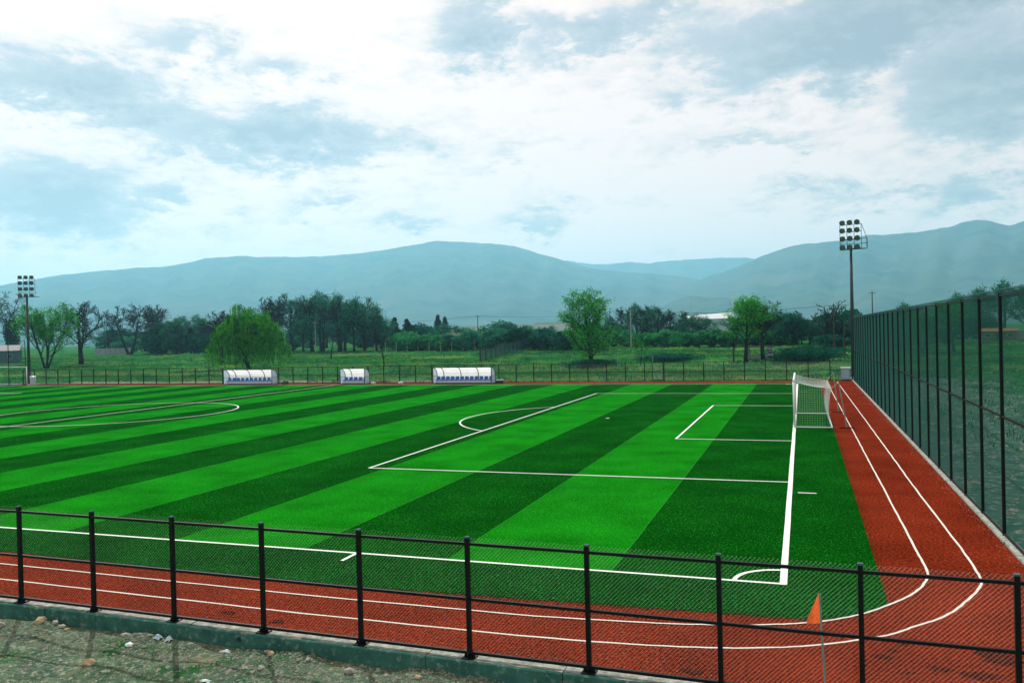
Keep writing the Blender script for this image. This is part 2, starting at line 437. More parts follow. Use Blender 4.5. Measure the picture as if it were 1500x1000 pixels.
def ribbon(path, w, z, jitter=0.0, rng=random.Random(5)):
    mb = MB(); n = len(path)
    for i, p in enumerate(path):
        a = Vector(path[max(i - 1, 0)]); b = Vector(path[min(i + 1, n - 1)]); t = (b - a).normalized(); nn = Vector((-t.y, t.x))
        j = rng.uniform(-jitter, jitter)
        for s in (-1, 1):
            q = Vector(p) + nn * (s * w / 2 + j + rng.uniform(-jitter, jitter) * .5); mb.v.append((q.x, q.y, z))
    mb.f = [(2 * i, 2 * i + 2, 2 * i + 3, 2 * i + 1) for i in range(n - 1)]
    return mb


pitch = tag(link('football_pitch', None), 'striped artificial turf football pitch', kind='structure')
ZT, ZL = .012, .017
# turf rolls, light and dark by turns, then the dark margins
b0, sw = -3.68, 4.03
edges = [1.95, b0] + [b0 - sw * k for k in range(1, 25) if b0 - sw * k > -101.0] + [-101.2]
M_names = {}
corner = [(1.95, 66.0), (1.95, -.86), (1.52, -1.42), (1.05, -1.88), (.55, -2.05)]
for i in range(len(edges) - 1):
    xa, xb = edges[i], edges[i + 1]
    light = (i % 2 == 1)
    if i == 0:
        sheet([(xb, 0), (1.95, 0), (1.95, 66.0), (xb, 66.0)], ZT).build('turf_roll', 'turf_dark', pitch)
    else:
        sheet([(xb, 0), (xa, 0), (xa, W + .06), (xb, W + .06)], ZT).build('turf_roll', 'turf_light' if light else 'turf_dark', pitch)
M['turf_seam'] = material('turf_seam', (.010, .24, .012), (.004, .10, .006), scale=3, rough=.8, lo=.4, hi=.7)
for xe in edges[1:-1]:
    ribbon([(xe, y_) for y_ in np.linspace(.05, W, 40)], .022, ZT + .003, .006).build('turf_seam', 'turf_seam', pitch)
ne = [(1.95, 0), (1.95, -.86), (1.52, -1.42), (1.05, -1.88), (.60, -2.05), (-.6, -2.12), (-8.5, -2.42), (-14, -2.3), (-19.7, -2.1), (-60, -2.1), (-101.2, -2.1), (-101.2, 0)]
rj = random.Random(12)


def ragged(pts, closed_skip=()):
    out = []
    for a_, b_ in zip(pts, pts[1:] + pts[:1]):
        n_ = max(1, int(math.hypot(b_[0] - a_[0], b_[1] - a_[1]) / .25))
        if abs(a_[1]) < 1e-6 and abs(b_[1]) < 1e-6:
            n_ = 1
        for i_ in range(n_):
            t_ = i_ / n_; j_ = .012 if n_ > 1 else 0
            out.append((a_[0] + (b_[0] - a_[0]) * t_ + rj.uniform(-j_, j_), a_[1] + (b_[1] - a_[1]) * t_ + (rj.uniform(-j_, j_) if i_ else 0)))
    return out


sheet(ragged(list(reversed(ne))), ZT).build('turf_margin', 'turf_edge', pitch)
sheet([(b0, W + .06), (b0, 66.0), (-101.2, 65.5), (-101.2, W + .06)][::-1], ZT).build('turf_margin', 'turf_dark', pitch)


def line(pts, w=.10, name='painted_line'):
    dense = []
    for a, b in zip(pts[:-1], pts[1:]):
        n = max(1, int(math.hypot(b[0] - a[0], b[1] - a[1]) / 1.5))
        dense += [(a[0] + (b[0] - a[0]) * i / n, a[1] + (b[1] - a[1]) * i / n) for i in range(n)]
    dense.append(pts[-1])
    global ZL
    ZL += .0004
    return ribbon(dense, w, ZL, .004).build(name, 'line', pitch)


line([(0.06, 0), (-L_, 0)]); line([(0.06, W), (-L_, W)])
line([(0, -.06), (0, W + .06)], .15); line([(-L_, 0), (-L_, W)]); line([(-L_ / 2, 0), (-L_ / 2, W)])
for sgn, gx in ((1, 0.0), (-1, -L_)):
    line([(gx, H - 20.16), (gx - sgn * 16.5, H - 20.16)]); line([(gx - sgn * 16.5, H - 20.22), (gx - sgn * 16.5, H + 20.22)]); line([(gx, H + 20.16), (gx - sgn * 16.5, H + 20.16)])
    line([(gx, H - 9.16), (gx - sgn * 5.5, H - 9.16)]); line([(gx - sgn * 5.5, H - 9.22), (gx - sgn * 5.5, H + 9.22)]); line([(gx, H + 9.16), (gx - sgn * 5.5, H + 9.16)])
    a0 = math.acos(5.5 / 9.15)
    line([(gx - sgn * (11 + 9.15 * math.cos(a)), H + 9.15 * math.sin(a)) for a in np.linspace(-a0, a0, 36)])
    sheet([(gx - sgn * 11 + .13 * math.cos(a), H + .13 * math.sin(a)) for a in np.linspace(0, 6.283, 13)[:-1]], ZL + .001).build('penalty_spot', 'line', pitch)
line([(-L_ / 2 + 9.15 * math.cos(a), H + 9.15 * math.sin(a)) for a in np.linspace(0, 2 * math.pi, 90)])
for (gx, sx) in ((0.0, -1), (-L_, 1)):
    for (gy, sgy) in ((0.0, 1), (W, -1)):
        line([(gx + sx * math.cos(a), gy + sgy * math.sin(a)) for a in np.linspace(0.03, math.pi / 2 - .03, 12)])
line([(.25, 10.15), (.82, 10.15)], .10); line([(-10.15, -.06), (-10.15, -.75)], .10); line([(.25, W - 10.15), (.82, W - 10.15)], .10)


# two lane lines of the track, rounding the near corner
def smooth_path(pts, n=6):
    out = []
    P = [pts[0]] + list(pts) + [pts[-1]]
    for i in range(1, len(P) - 2):
        for k in range(n):
            t = k / n
            q = [.5 * ((2 * P[i][d]) + (-P[i - 1][d] + P[i + 1][d]) * t + (2 * P[i - 1][d] - 5 * P[i][d] + 4 * P[i + 1][d] - P[i + 2][d]) * t * t + (-P[i - 1][d] + 3 * P[i][d] - 3 * P[i + 1][d] + P[i + 2][d]) * t ** 3) for d in (0, 1)]
            out.append(tuple(q))
    out.append(tuple(pts[-1])); return out


def straight(a, b, step=.6):
    n = int(math.hypot(b[0] - a[0], b[1] - a[1]) / step); return [(a[0] + (b[0] - a[0]) * i / n, a[1] + (b[1] - a[1]) * i / n) for i in range(n)]


l1 = straight((2.66, 66.8), (2.80, 37.0)) + straight((2.80, 37.0), (2.88, 20.0)) + straight((2.88, 20.0), (2.95, 3.2)) + smooth_path([(2.95, 3.2), (2.95, 1.6), (2.77, .76), (2.52, .08), (2.24, -.43), (1.93, -.89), (1.52, -1.44), (1.03, -1.92), (.45, -2.3), (-.2, -2.57), (-1.2, -2.85), (-2.4, -3.06), (-4.5, -3.25)]) + straight((-4.5, -3.25), (-9, -3.28)) + straight((-9, -3.28), (-18.5, -3.06)) + straight((-18.5, -3.06), (-101, -3.1))
l2 = straight((3.60, 67.6), (3.80, 32.0)) + straight((3.80, 32.0), (3.90, 10.0)) + straight((3.90, 10.0), (3.98, 4.0)) + smooth_path([(3.98, 4.0), (3.96, 2.2), (3.91, 1.22), (3.71, .54), (3.41, -.17), (3.07, -.9), (2.68, -1.51), (2.27, -1.98), (1.86, -2.48), (1.42, -2.82), (.98, -3.13), (.2, -3.55), (-.9, -3.9), (-2.4, -4.15), (-4.5, -4.28)]) + straight((-4.5, -4.28), (-9, -4.27)) + straight((-9, -4.27), (-17.3, -4.05)) + straight((-17.3, -4.05), (-101, -4.05))
ribbon(l1, .052, .016, .008).build('lane_line', 'line_track', track)
ribbon(l2, .052, .006, .008).build('lane_line', 'line_track', track)
ribbon(straight((1.9, 66.9), (-101, 66.2)), .06, .006, .004).build('lane_line', 'line_track', track)
rs_ = random.Random(8)
for k in range(14):       # damp stains on the track by the corner
    cx_, cy_ = rs_.uniform(1.2, 4.6), rs_.uniform(-4.6, -2.9)
    if k > 10:
        cx_, cy_ = rs_.uniform(-16, -1), rs_.uniform(-5.1, -4.5)
    r_ = rs_.uniform(.05, .17)
    sheet([(cx_ + r_ * rs_.uniform(.5, 1.5) * 1.6 * math.cos(a), cy_ + r_ * rs_.uniform(.5, 1.4) * math.sin(a)) for a in np.linspace(0, 6.283, 15)[:-1]], .009 + k * .0004).build('damp_stain', 'track_stain', track)


# ------------------------------------------------------------------ fences
def diag_panel(w, h, pitch_, r1, r2, z0=0.0, y=0.0):
    mb = MB()
    for sgn, r in ((1, r1), (-1, r2)):
        k = -int(h / pitch_) - 1
        while k * pitch_ < w:
            s0 = k * pitch_ + .003; zA, zB = 0.0, h; sA, sB = s0, s0 + h
            if sA < 0:
                zA = -sA; sA = 0
            if sB > w:
                zB = zB - (sB - w); sB = w
            if zB - zA > .01:
                if sgn < 0:
                    sA, sB = w - sA, w - sB
                mb.tube([(sA, y + .003 * sgn, z0 + zA), (sB, y + .003 * sgn, z0 + zB)], r, 3, cap=False)
            k += 1
    return mb


def fence_posts_line(name, label, pts, h, post_w, rails, rail_w, mesh_h, pitch_, r1, r2, mpost, mwire, z0=0.0, side=1, plates=False, round_post=False, skip=()):
    """pts: post base points; one fence thing with posts, rails and mesh panels as parts"""
    root = thing(name, label, 'fence', (pts[0][0], pts[0][1], z0))
    ox, oy = pts[0][0], pts[0][1]
    p = MB()
    if round_post:
        p.tube([(0, 0, 0), (0, 0, h)], post_w / 2, 8)
    else:
        p.box((0, 0, h / 2), (post_w, post_w, h))
    pm = p.mesh('post', mpost)
    cap = MB().box((0, 0, h + .012), (post_w * 1.06, post_w * 1.06, .024)).mesh('cap', 'wall_teal' if plates else mpost)  # paler cap colour paints in the highlight on the post tops
    pl = MB(); pl.box((0, 0, .012), (.22, .20, .024))
    for a in (0, 1):
        for s in (-1, 1):
            d = (.06, .012, .08) if a == 0 else (.012, .06, .08)
            c = (s * (post_w / 2 + .03), 0, .06) if a == 0 else (0, s * (post_w / 2 + .03), .06)
            pl.box(c, d)
    plm = pl.mesh('base_plate', mpost)
    panel_cache = {}
    for i, (x, y) in enumerate(pts):
        nx_, ny_ = pts[min(i + 1, len(pts) - 1)]; px_, py_ = pts[max(i - 1, 0)]
        rz = math.atan2(ny_ - py_, nx_ - px_)
        po = link('post', pm, root, (x - ox, y - oy, 0), rz)
        if plates:
            link('cap', cap, po); link('base_plate', plm, po)
        if i + 1 < len(pts):
            dx, dy = nx_ - x, ny_ - y; w = math.hypot(dx, dy); a = math.atan2(dy, dx)
            for zr in rails:
                key = ('r', round(w, 2))
                if key not in panel_cache:
                    panel_cache[key] = MB().box((w / 2, 0, 0), (w - post_w * .9, rail_w, rail_w)).mesh('rail', mpost)
                if (i, zr) not in skip:
                    link('rail', panel_cache[key], root, (x - ox, y - oy, zr), a)
            key = ('m', round(w, 2))
            if key not in panel_cache:
                panel_cache[key] = diag_panel(w, mesh_h, pitch_, r1, r2, .04, side * (rail_w / 2 + .006)).mesh('mesh_panel', mwire)
            if i not in skip:
                link('mesh_panel', panel_cache[key], root, (x - ox, y - oy, 0), a)
    return root


# near fence, two metres high, on its concrete kerb
nxs = [-25.1, -23.1, -21.1, -19.07, -17.04, -15.07, -13.07, -11.04, -8.97, -6.92, -4.85, -2.80, -.77, 1.18, 3.10, 5.16]


def near_y(x):
    return -5.34 - .27 * (x + 15) / 12.2 if x > -15 else -5.34


fence_posts_line('chain_link_fence', 'low black tube fence with chain link mesh standing on the concrete kerb',
                 [(x, near_y(x)) for x in nxs], 2.0, .07, (.09, .98, 1.90), .046, 1.96, .065, .0011, .0005, 'dark_paint', 'wire', z0=.045, side=1, plates=True)

kerb = thing('concrete_kerb', 'cast concrete kerb coloured with a teal shade tint under the low black fence', 'kerb', (0, 0, 0))
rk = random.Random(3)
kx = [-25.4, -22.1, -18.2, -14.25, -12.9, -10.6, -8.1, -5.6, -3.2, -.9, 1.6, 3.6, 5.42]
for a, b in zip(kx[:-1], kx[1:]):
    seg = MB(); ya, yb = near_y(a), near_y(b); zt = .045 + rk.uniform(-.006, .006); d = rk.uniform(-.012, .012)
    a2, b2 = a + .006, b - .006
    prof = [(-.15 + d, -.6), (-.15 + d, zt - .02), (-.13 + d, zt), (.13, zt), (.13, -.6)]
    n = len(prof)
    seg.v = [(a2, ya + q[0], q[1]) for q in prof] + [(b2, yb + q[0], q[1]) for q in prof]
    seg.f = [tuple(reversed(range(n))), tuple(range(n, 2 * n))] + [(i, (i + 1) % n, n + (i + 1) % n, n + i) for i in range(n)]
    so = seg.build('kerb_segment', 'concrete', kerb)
    mt_ = MB()
    k = max(3, int((b2 - a2) / .22)); ys_ = []
    for i in range(k + 1):
        x = a2 + (b2 - a2) * i / k; yy = near_y(x)
        mt_.v += [(x, yy - .128 + d + rk.uniform(0, .07), zt + .004), (x, yy + .126, zt + .004)]
    mt_.f = [(2 * i, 2 * i + 2, 2 * i + 3, 2 * i + 1) for i in range(k)]
    mt_.build('worn_top', 'concrete_top', so)

# tall side fence
SX = 5.17
side_pts = [(SX, -5.7 + .1)] + [(SX, 2.75 + 2.6 * k - 2.6 * 3) for k in range(0, 29)]
side_pts = [(x, y) for x, y in side_pts if y <= 69.9]
side_pts = sorted(set(side_pts), key=lambda t: t[1])
tall = fence_posts_line('tall_mesh_fence', 'tall dark green mesh fence running the length of the red track to the grey cabinet', side_pts, 6.1, .09,
                        (.08, 3.02, 6.05), .05, 6.14, .058, .0024, .0024, 'dark_paint', 'green_wire', z0=0.02, side=-1, round_post=True)
mbw = MB()
for i in range(len(side_pts) - 1):
    y0, y1 = side_pts[i][1], side_pts[i + 1][1]
    mbw.tube([(0, y0 + (y1 - y0) * t - side_pts[0][1], 6.20 - .015 * math.sin(math.pi * t)) for t in (0, .25, .5, .75, 1)], .009, 4)
mbw.build('top_wire', 'wall_teal', tall)
k2 = thing('concrete_kerb', 'narrow pale crumbling concrete kerb along the tall green mesh fence', 'kerb', (SX, 0, 0))
yy = -5.2
while yy < 69.5:
    ln = rk.uniform(3.2, 5.2); y1 = min(yy + ln, 69.6)
    s = MB(); n = int((y1 - yy) / .3) + 1
    for i in range(n + 1):
        y = yy + .01 + (y1 - yy - .02) * i / n; j = rk.uniform(-.02, .02)
        s.v += [(-.14 + j, y, -.3), (-.14 + j, y, .05), (.10 + j, y, .055), (.10 + j, y, -.3)]
    s.f = [(4 * i + k, 4 * i + 4 + k, 4 * i + 4 + (k + 1) % 4, 4 * i + (k + 1) % 4) for i in range(n) for k in range(4)] + [(0, 1, 2, 3), (4 * n + 3, 4 * n + 2, 4 * n + 1, 4 * n)]
    s.build('kerb_segment', 'concrete_top', k2); yy = y1

# far fence
fx0, fy0, fx1, fy1 = -101.2, 67.75, 5.1, 69.9
nfar = 52
far_pts = [(fx0 + (fx1 - fx0) * i / nfar, fy0 + (fy1 - fy0) * i / nfar) for i in range(nfar + 1)]
far = fence_posts_line('chain_link_fence', 'low black chain link fence along the far side behind the dugouts', far_pts, 2.0, .09, (.06, 1.0, 1.95), .05, 1.9, .11, .0018, .0018,
                       'dark_paint', 'wire', z0=0.0, side=1)
# gate in the far fence
gi = min(range(len(far_pts)), key=lambda i: abs(far_pts[i][0] + 14.6))
gx_, gy_ = far_pts[gi]; gate = thing('fence_gate', 'small black framed gate set in the low far fence', 'gate', (gx_, gy_ - .09, 0))
g = MB(); g.box((.84, 0, 1.05), (.055, .05, 1.9)); g.box((1.96, 0, 1.05), (.055, .05, 1.9)); g.box((1.40, 0, 2.02), (1.18, .05, .055)); g.box((1.40, 0, .14), (1.06, .05, .055)); g.box((1.40, 0, 1.05), (1.06, .04, .04))
g.build('gate_frame', 'dark_paint', gate)
diag_panel(1.06, 1.8, .11, .0025, .0025, .16).build('mesh_panel', 'wire', gate, (.87, 0, 0))
MB().box((1.88, -.05, 1.1), (.12, .05, .05)).build('latch', 'plastic_white', gate)

# tall fence at the far left
lp = [(-101.25, 68.2 - 2.6 * k) for k in range(0, 10)]
fence_posts_line('tall_mesh_fence', 'tall dark mesh fence behind the goal at the far left corner mast', lp, 6.1, .10, (.08, 3.0, 6.05), .06, 6.0, .12, .0025, .0025, 'dark_paint', 'green_wire', z0=0, side=1, round_post=True)


# ------------------------------------------------------------------ goals
def make_goal(label, loc, rz, net=True):
    g = thing('football_goal', label, 'goal', loc, rz)
    hw = 3.66
    for s in (-1, 1):
        MB().tube([(0, s * (hw + .06), 0), (0, s * (hw + .06), 2.50)], .06, 14).build('goal_post', 'metal_white', g, smooth=True)
    MB().tube([(0, -hw - .12, 2.50), (0, hw + .12, 2.50)], .06, 14).build('crossbar', 'metal_white', g, smooth=True)
    D = 1.88
    bf = MB()
    for s in (-1, 1):
        bf.tube([(.05, s * (hw + .06), .04), (D, s * (hw + .06), .04)], .03, 8)
    bf.tube([(D, -hw - .09, .04), (D, hw + .09, .04)], .03, 8)
    bf.build('base_frame', 'metal_white', g)
    if not net:
        return g
    nb = MB(); r = .0034
    NY, pitch_ = 46, .16

    def top(x, y):     # sagging net roof
        t = x / D; e = 1 - (y / hw) ** 2
        return 2.46 - .36 * t - .20 * math.sin(math.pi * t) * (.35 + .65 * e)

    def back(z, y):    # hanging curtain
        t = z / 2.1
        return D - .30 * math.sin(math.pi * min(t * 1.0, 1)) ** .8 * (1 - .55 * t) * (.6 + .4 * math.sin(y * 2.2) ** 2)
    for i in range(NY + 1):
        y = -hw + 2 * hw * i / NY
        pts_ = [(x, y, top(x, y)) for x in np.linspace(0.04, D, 9)] + [(back(z, y) if z < 2.1 else D, y, z) for z in np.linspace(2.0, .05, 10)]
        nb.tube(pts_, r, 3, cap=False)
    for x in np.linspace(.16, D, 10):
        nb.tube([(x, y, top(x, y)) for y in np.linspace(-hw, hw, 15)], r, 3, cap=False)
    for z in np.linspace(.12, 2.04, 14):
        nb.tube([(back(z, y), y, z) for y in np.linspace(-hw, hw, 29)], r, 3, cap=False)
    nb.build('net', 'net', g)
    for s in (-1, 1):
        sb = MB()
        y = s * (hw + .02)
        for x in np.linspace(.15, D - .1, 14):
            sb.tube([(x, y, .05), (x, y, top(x, s * hw))], .002, 3, cap=False)
        for z in np.linspace(.15, 2.0, 16):
            sb.tube([(.05, y, z), (back(z, s * hw), y, z)], .002, 3, cap=False)
        sb.build('side_net', 'net', g)
    return g


make_goal('white goal with sagging net standing on the thick goal line beside the red track', (0.02, H, ZT), 0)
gl = make_goal('bare white goal frame parked beside the far left corner mast', (-102.7, 66.4, 0), math.pi / 2, net=False)
make_goal('white netted goal on the goal line under the left hand tall fence', (-L_ - .02, H, ZT), math.pi)

for (bx, by, tx, ty, hh, near_) in ((2.62, 28.6, 2.25, 28.6, 2.45, True), (2.55, 37.1, 2.28, 37.1, 2.5, False)):
    t = thing('net_support_pole', 'thin pale pole holding the goal net %s' % ('at the side facing the corner flag' if near_ else 'at the side facing the grey cabinet'), 'pole', (bx, by, .02))
    MB().tube([(0, 0, 0), (tx - bx, ty - by, hh)], .03, 8).build('pole', 'concrete_post', t)
    f_ = MB(); f_.box((0, 0, .02), (.75, .06, .04)); f_.box((0, .25, .02), (.06, .5, .04)); f_.build('foot', 'track_stain', t)
    MB().tube([(tx - bx, ty - by, hh - .02)] + [((tx - bx) * (1 - q) + (1.9 - bx) * q, (35.9 - by if not near_ else 28.6 - by) * q, (hh - .02) * (1 - q) + 2.08 * q) for q in (.5, 1)], .006, 4).build('rope', 'net', t)

# corner flag by the near fence
fl = thing('corner_flag', 'orange pennant on a thin teal pole leaning by the low black fence', 'flag', (.70, -5.12, 0.0))
MB().tube([(0, 0, -.0), (-.04, 0, .9), (-.055, 0, 1.42)], .014, 8).build('pole', 'teal_pole', fl)
pn = MB(); n = 10
for i in range(n + 1):
    t = i / n; z = 1.42 - .44 * t; wd = .02 + .20 * t
    for k in range(5):
        q = k / 4; pn.v.append((-.055 - wd * q * (1 - .12 * q), .025 * math.sin(q * 4 + t * 3) * t, z + .02 * q * t - (.05 * q if i == n else 0)))
pn.f = [(5 * i + k, 5 * i + k + 1, 5 * i + 6 + k, 5 * i + 5 + k) for i in range(n) for k in range(4)]
pn.build('pennant', 'orange', fl)


# ------------------------------------------------------------------ dugouts
def dugout(label, x0, x1, y, fr, seats):
    d = thing('dugout_shelter', label, 'dugout', (x0, y, 0.0), 0, 'team shelters along the far touchline')
    w = x1 - x0; D = 1.15; Ht = 1.78
    # curved section: front eave (y=0, z=Ht) over to the back foot (y=D)
    prof = [(0.0, Ht)] + [(.18 + (D - .18) * math.sin(a), .78 + (Ht - .78) * math.cos(a)) for a in np.linspace(.0, math.pi / 2, 9)] + [(D, .70)]
    for a, b in zip(fr[:-1], fr[1:]):
        s = MB(); xa, xb = a * w + .03, b * w - .03
        for p_, q_ in zip(prof[:-1], prof[1:]):
            s.quad((xa, p_[0], p_[1]), (xb, p_[0], p_[1]), (xb, q_[0], q_[1]), (xa, q_[0], q_[1]))
        s.build('roof_panel', 'shell', d)
        s = MB().box(((xa + xb) / 2, D - .01, .40), (xb - xa, .02, .60)); s.build('back_panel', 'shell', d)
    pr = MB()
    for z_ in (1.15, 1.45):
        j = min(prof, key=lambda t_: abs(t_[1] - z_)); pr.tube([(.03, j[0] + .012, j[1]), (w - .03, j[0] + .012, j[1])], .012, 6)
    pr.build('purlin', 'wall_grey', d)
    for f_ in fr:
        r_ = MB().tube([(f_ * w, p_[0], p_[1]) for p_ in prof] + [(f_ * w, D, .04)], .045, 6); r_.build('rib', 'dark_paint', d)
    for f_ in (0, 1):
        MB().tube([(f_ * w, .02, .03), (f_ * w, .02, Ht)], .04, 6).build('front_post', 'dark_paint', d)
        pts_ = [(.04, .06), (.04, Ht - .02)] + [p_ for p_ in prof[1:]] + [(D - .01, .06)]
        e = MB(); e.v = [(f_ * w + (.008 if f_ else -.008), p_[0], p_[1]) for p_ in pts_]; e.f = [tuple(range(len(pts_)))]
        e.build('end_panel', 'end_panel', d)
        MB().box((f_ * w, D / 2, .82), (.03, D - .1, .035)).build('end_rail', 'dark_paint', d)
    b = MB(); b.box((w / 2, .04, .03), (w, .07, .06)); b.box((w / 2, D - .04, .03), (w, .06, .06)); b.box((w / 2, .02, Ht + .0), (w, .05, .05)); b.build('base_frame', 'dark_paint', d)
    MB().box((w / 2, .60, .36), (w - .2, .06, .05)).build('bench_beam', 'metal_white', d)
    MB().box((w / 2, .55, .20), (w - .2, .03, .26)).build('kick_board', 'metal_white', d)
    st = MB(); st.box((0, .02, .42), (.42, .40, .05)); st.box((0, .24, .60), (.42, .05, .36)); st.box((0, -.16, .40), (.40, .05, .07)); st.box((0, .22, .45), (.30, .06, .06))
    stm = st.mesh('seat', 'seat_blue')
    for i in range(seats):
        link('seat', stm, d, (.32 + (w - .64) * i / max(1, seats - 1), .56, 0))
    return d


dugout('long white curved dugout with blue seats in front of the weeping willow', -66.9, -59.9, 66.55, (0, .14, .44, .74, 1), 11)
dugout('short white curved dugout with four blue seats between the two long ones', -50.5, -47.3, 66.6, (0, .28, 1), 5)
dugout('long white curved dugout with blue seats and a crate lying at its end', -38.7, -31.7, 66.75, (0, .12, .42, .72, 1), 12)


# ------------------------------------------------------------------ floodlight masts
def mast(label, loc, h, rz, cage):
    t = thing('floodlight_mast', label, 'floodlight', loc, rz)
    MB().tube([(0, 0, 0), (0, 0, h * .5), (0, 0, h - 3.0)], [.22, .17, .13], 12).build('pole', 'mast', t, smooth=True)
    MB().tube([(0, 0, 0), (0, 0, .35)], .34, 12).build('footing', 'concrete_post', t)
    fr = MB(); zb = h - 3.1
    for z in (zb, zb + .95, zb + 1.75, zb + 2.5):
        fr.tube([(-1.05, 0, z), (1.05, 0, z)], .035, 6)
    for x in (-1.05, -.35, .35, 1.05):
        fr.tube([(x, 0, zb), (x, 0, zb + 2.5)], .025, 6)
    fr.build('head_frame', 'lamp_black', t)
    pl = MB(); pl.box((.15, .32, zb - .03), (2.6, .6, .05))
    pl.build('platform', 'lamp_black', t)
    gr = MB()
    if cage:
        for z in (zb + .55, zb + 1.05):
            gr.tube([(-1.1, .6, z), (1.5, .6, z), (1.5, 0, z)], .025, 5)
        for x in (-1.1, .2, 1.5):
            gr.tube([(x, .6, zb), (x, .6, zb + 1.05)], .025, 5)
        gr.tube([(1.5, .3, zb), (1.45, .3, zb + 1.2), (1.05, .1, zb + 2.5)], .025, 5)
    else:
        gr.tube([(-1.15, .6, zb + .6), (1.15, .6, zb + .6)], .025, 5)
    gr.build('guard_rail', 'lamp_black', t)
    lb = MB().tube([(0, .0, .02), (0, -.28, -.10), (0, -.36, -.135)], [.12, .27, .29], 12)
    lb.box((0, .10, .05), (.22, .22, .2)); lbm = lb.mesh('lamp', 'lamp_black')
    gm = MB().tube([(0, -.362, -.136), (0, -.372, -.141)], .245, 12).mesh('lamp_glass', 'lamp_glass')
    for j, z in enumerate((zb + .25, zb + 1.15, zb + 1.98, zb + 2.78)):
        for i in (-1, 0, 1):
            l = link('lamp', lbm, t, (i * .72 + .02 * (j % 2), -.12, z)); link('lamp_glass', gm, l)
    return t


mast('tall dark floodlight mast with twelve lamps behind the tall green mesh fence', (5.45, 74.5, -.3), 16.7, rad(-16), True)
mast('tall dark floodlight mast with twelve lamps by the far left corner bin', (-101.9, 69.3, -.25), 15.6, rad(35), False)

# cabinets
c = thing('utility_cabinet', 'pale grey utility cabinet at the end of the track by the tall green mesh fence', 'cabinet', (4.45, 69.2, .0))
MB().box((0, 0, .06), (.86, .56, .12)).build('plinth', 'rubbish', c)
MB().box((0, 0, .66), (.8, .5, 1.08)).build('body', 'wall_grey', c); MB().box((0, 0, 1.26), (.9, .6, .12)).build('lid', 'metal_white', c); MB().box((0, -.262, .66), (.62, .02, .86)).build('door', 'metal_blue', c)
c = thing('waste_bin', 'pale blue drum bin with white lid at the far left corner', 'bin', (-98.9, 67.3, 0))
MB().tube([(0, 0, 0), (0, 0, .55), (0, 0, 1.05)], [.34, .38, .38], 14).build('drum', 'plastic_pale_blue', c); MB().tube([(0, 0, 1.06), (0, 0, 1.14), (0, 0, 1.22)], [.42, .42, .25], 14).build('lid', 'plastic_white', c)


# ------------------------------------------------------------------ stones and litter
def lump(rng, a, b, h, sub=1):
    """irregular stone from a jittered icosahedron"""
    t = (1 + 5 ** .5) / 2
    V = [(-1, t, 0), (1, t, 0), (-1, -t, 0), (1, -t, 0), (0, -1, t), (0, 1, t), (0, -1, -t), (0, 1, -t), (t, 0, -1), (t, 0, 1), (-t, 0, -1), (-t, 0, 1)]
    Fc = [(0, 11, 5), (0, 5, 1), (0, 1, 7), (0, 7, 10), (0, 10, 11), (1, 5, 9), (5, 11, 4), (11, 10, 2), (10, 7, 6), (7, 1, 8), (3, 9, 4), (3, 4, 2), (3, 2, 6), (3, 6, 8), (3, 8, 9), (4, 9, 5), (2, 4, 11), (6, 2, 10), (8, 6, 7), (9, 8, 1)]
    mb = MB()
    for v in V:
        k = rng.uniform(.72, 1.2) / 1.9; mb.v.append((v[0] * k * a, v[1] * k * b, v[2] * k * h))
    mb.f = Fc; return mb


rs = random.Random(21)
STONES = [((-11.58, -6.96), .17, 'tan_stone', 'large tan rock lying on the gravel bank'), ((-11.48, -6.12), .10, 'plastic_white', 'flat pale broken slab lying on the gravel bank'),
          ((-8.47, -6.25), .10, 'pale_stone', 'pale rounded stone on the bluish gravel patch'), ((-6.89, -5.98), .12, 'pale_stone', 'pale stone below the concrete kerb near its joint'),
          ((-14.96, -5.98), .20, 'pale_stone', 'grey concrete lump lying against the kerb')]
for (x, y), s, mt_, lab in STONES:
    o = lump(rs, s, s * .75, s * .5).build('stone', mt_, None, (x, y, hf(x, y) + s * .10)); o.rotation_euler = (0, 0, rs.uniform(0, 3)); tag(o, lab, 'stone')
for i, (x, y, s) in enumerate([(-14.1, -5.72, .15), (-13.75, -5.70, .09), (-13.55, -5.72, .08), (-13.4, -5.75, .07), (-11.88, -5.80, .09), (-12.33, -6.88, .06), (-12.0, -5.72, .08), (-8.73, -5.72, .07), (-7.76, -5.9, .06), (-8.6, -5.8, .09), (-9.66, -5.8, .07), (-10.4, -6.4, .06), (-5.6, -6.0, .07), (-6.2, -5.95, .06)]):
    o = lump(rs, s, s * .8, s * .6).build('stone', 'pale_stone' if i % 3 else 'tan_stone', None, (x, y, hf(x, y) + s * .12)); o.rotation_euler = (0, 0, rs.uniform(0, 3))
    tag(o, 'small rough stone lying loose on the gravel bank below the concrete kerb', 'stone', 'loose stones on the gravel bank')


def crumple(rng, a, b, h):
    mb = MB(); n = 7
    for j in range(n):
        for i in range(n):
            u, v = i / (n - 1) - .5, j / (n - 1) - .5
            mb.v.append((u * a + rng.uniform(-.1, .1) * a, v * b + rng.uniform(-.1, .1) * b, max(0, h * (1 - 3.2 * (u * u + v * v))) + rng.uniform(0, .35) * h))
    mb.f = [(j * n + i, j * n + i + 1, (j + 1) * n + i + 1, (j + 1) * n + i) for j in range(n - 1) for i in range(n - 1)]
    return mb


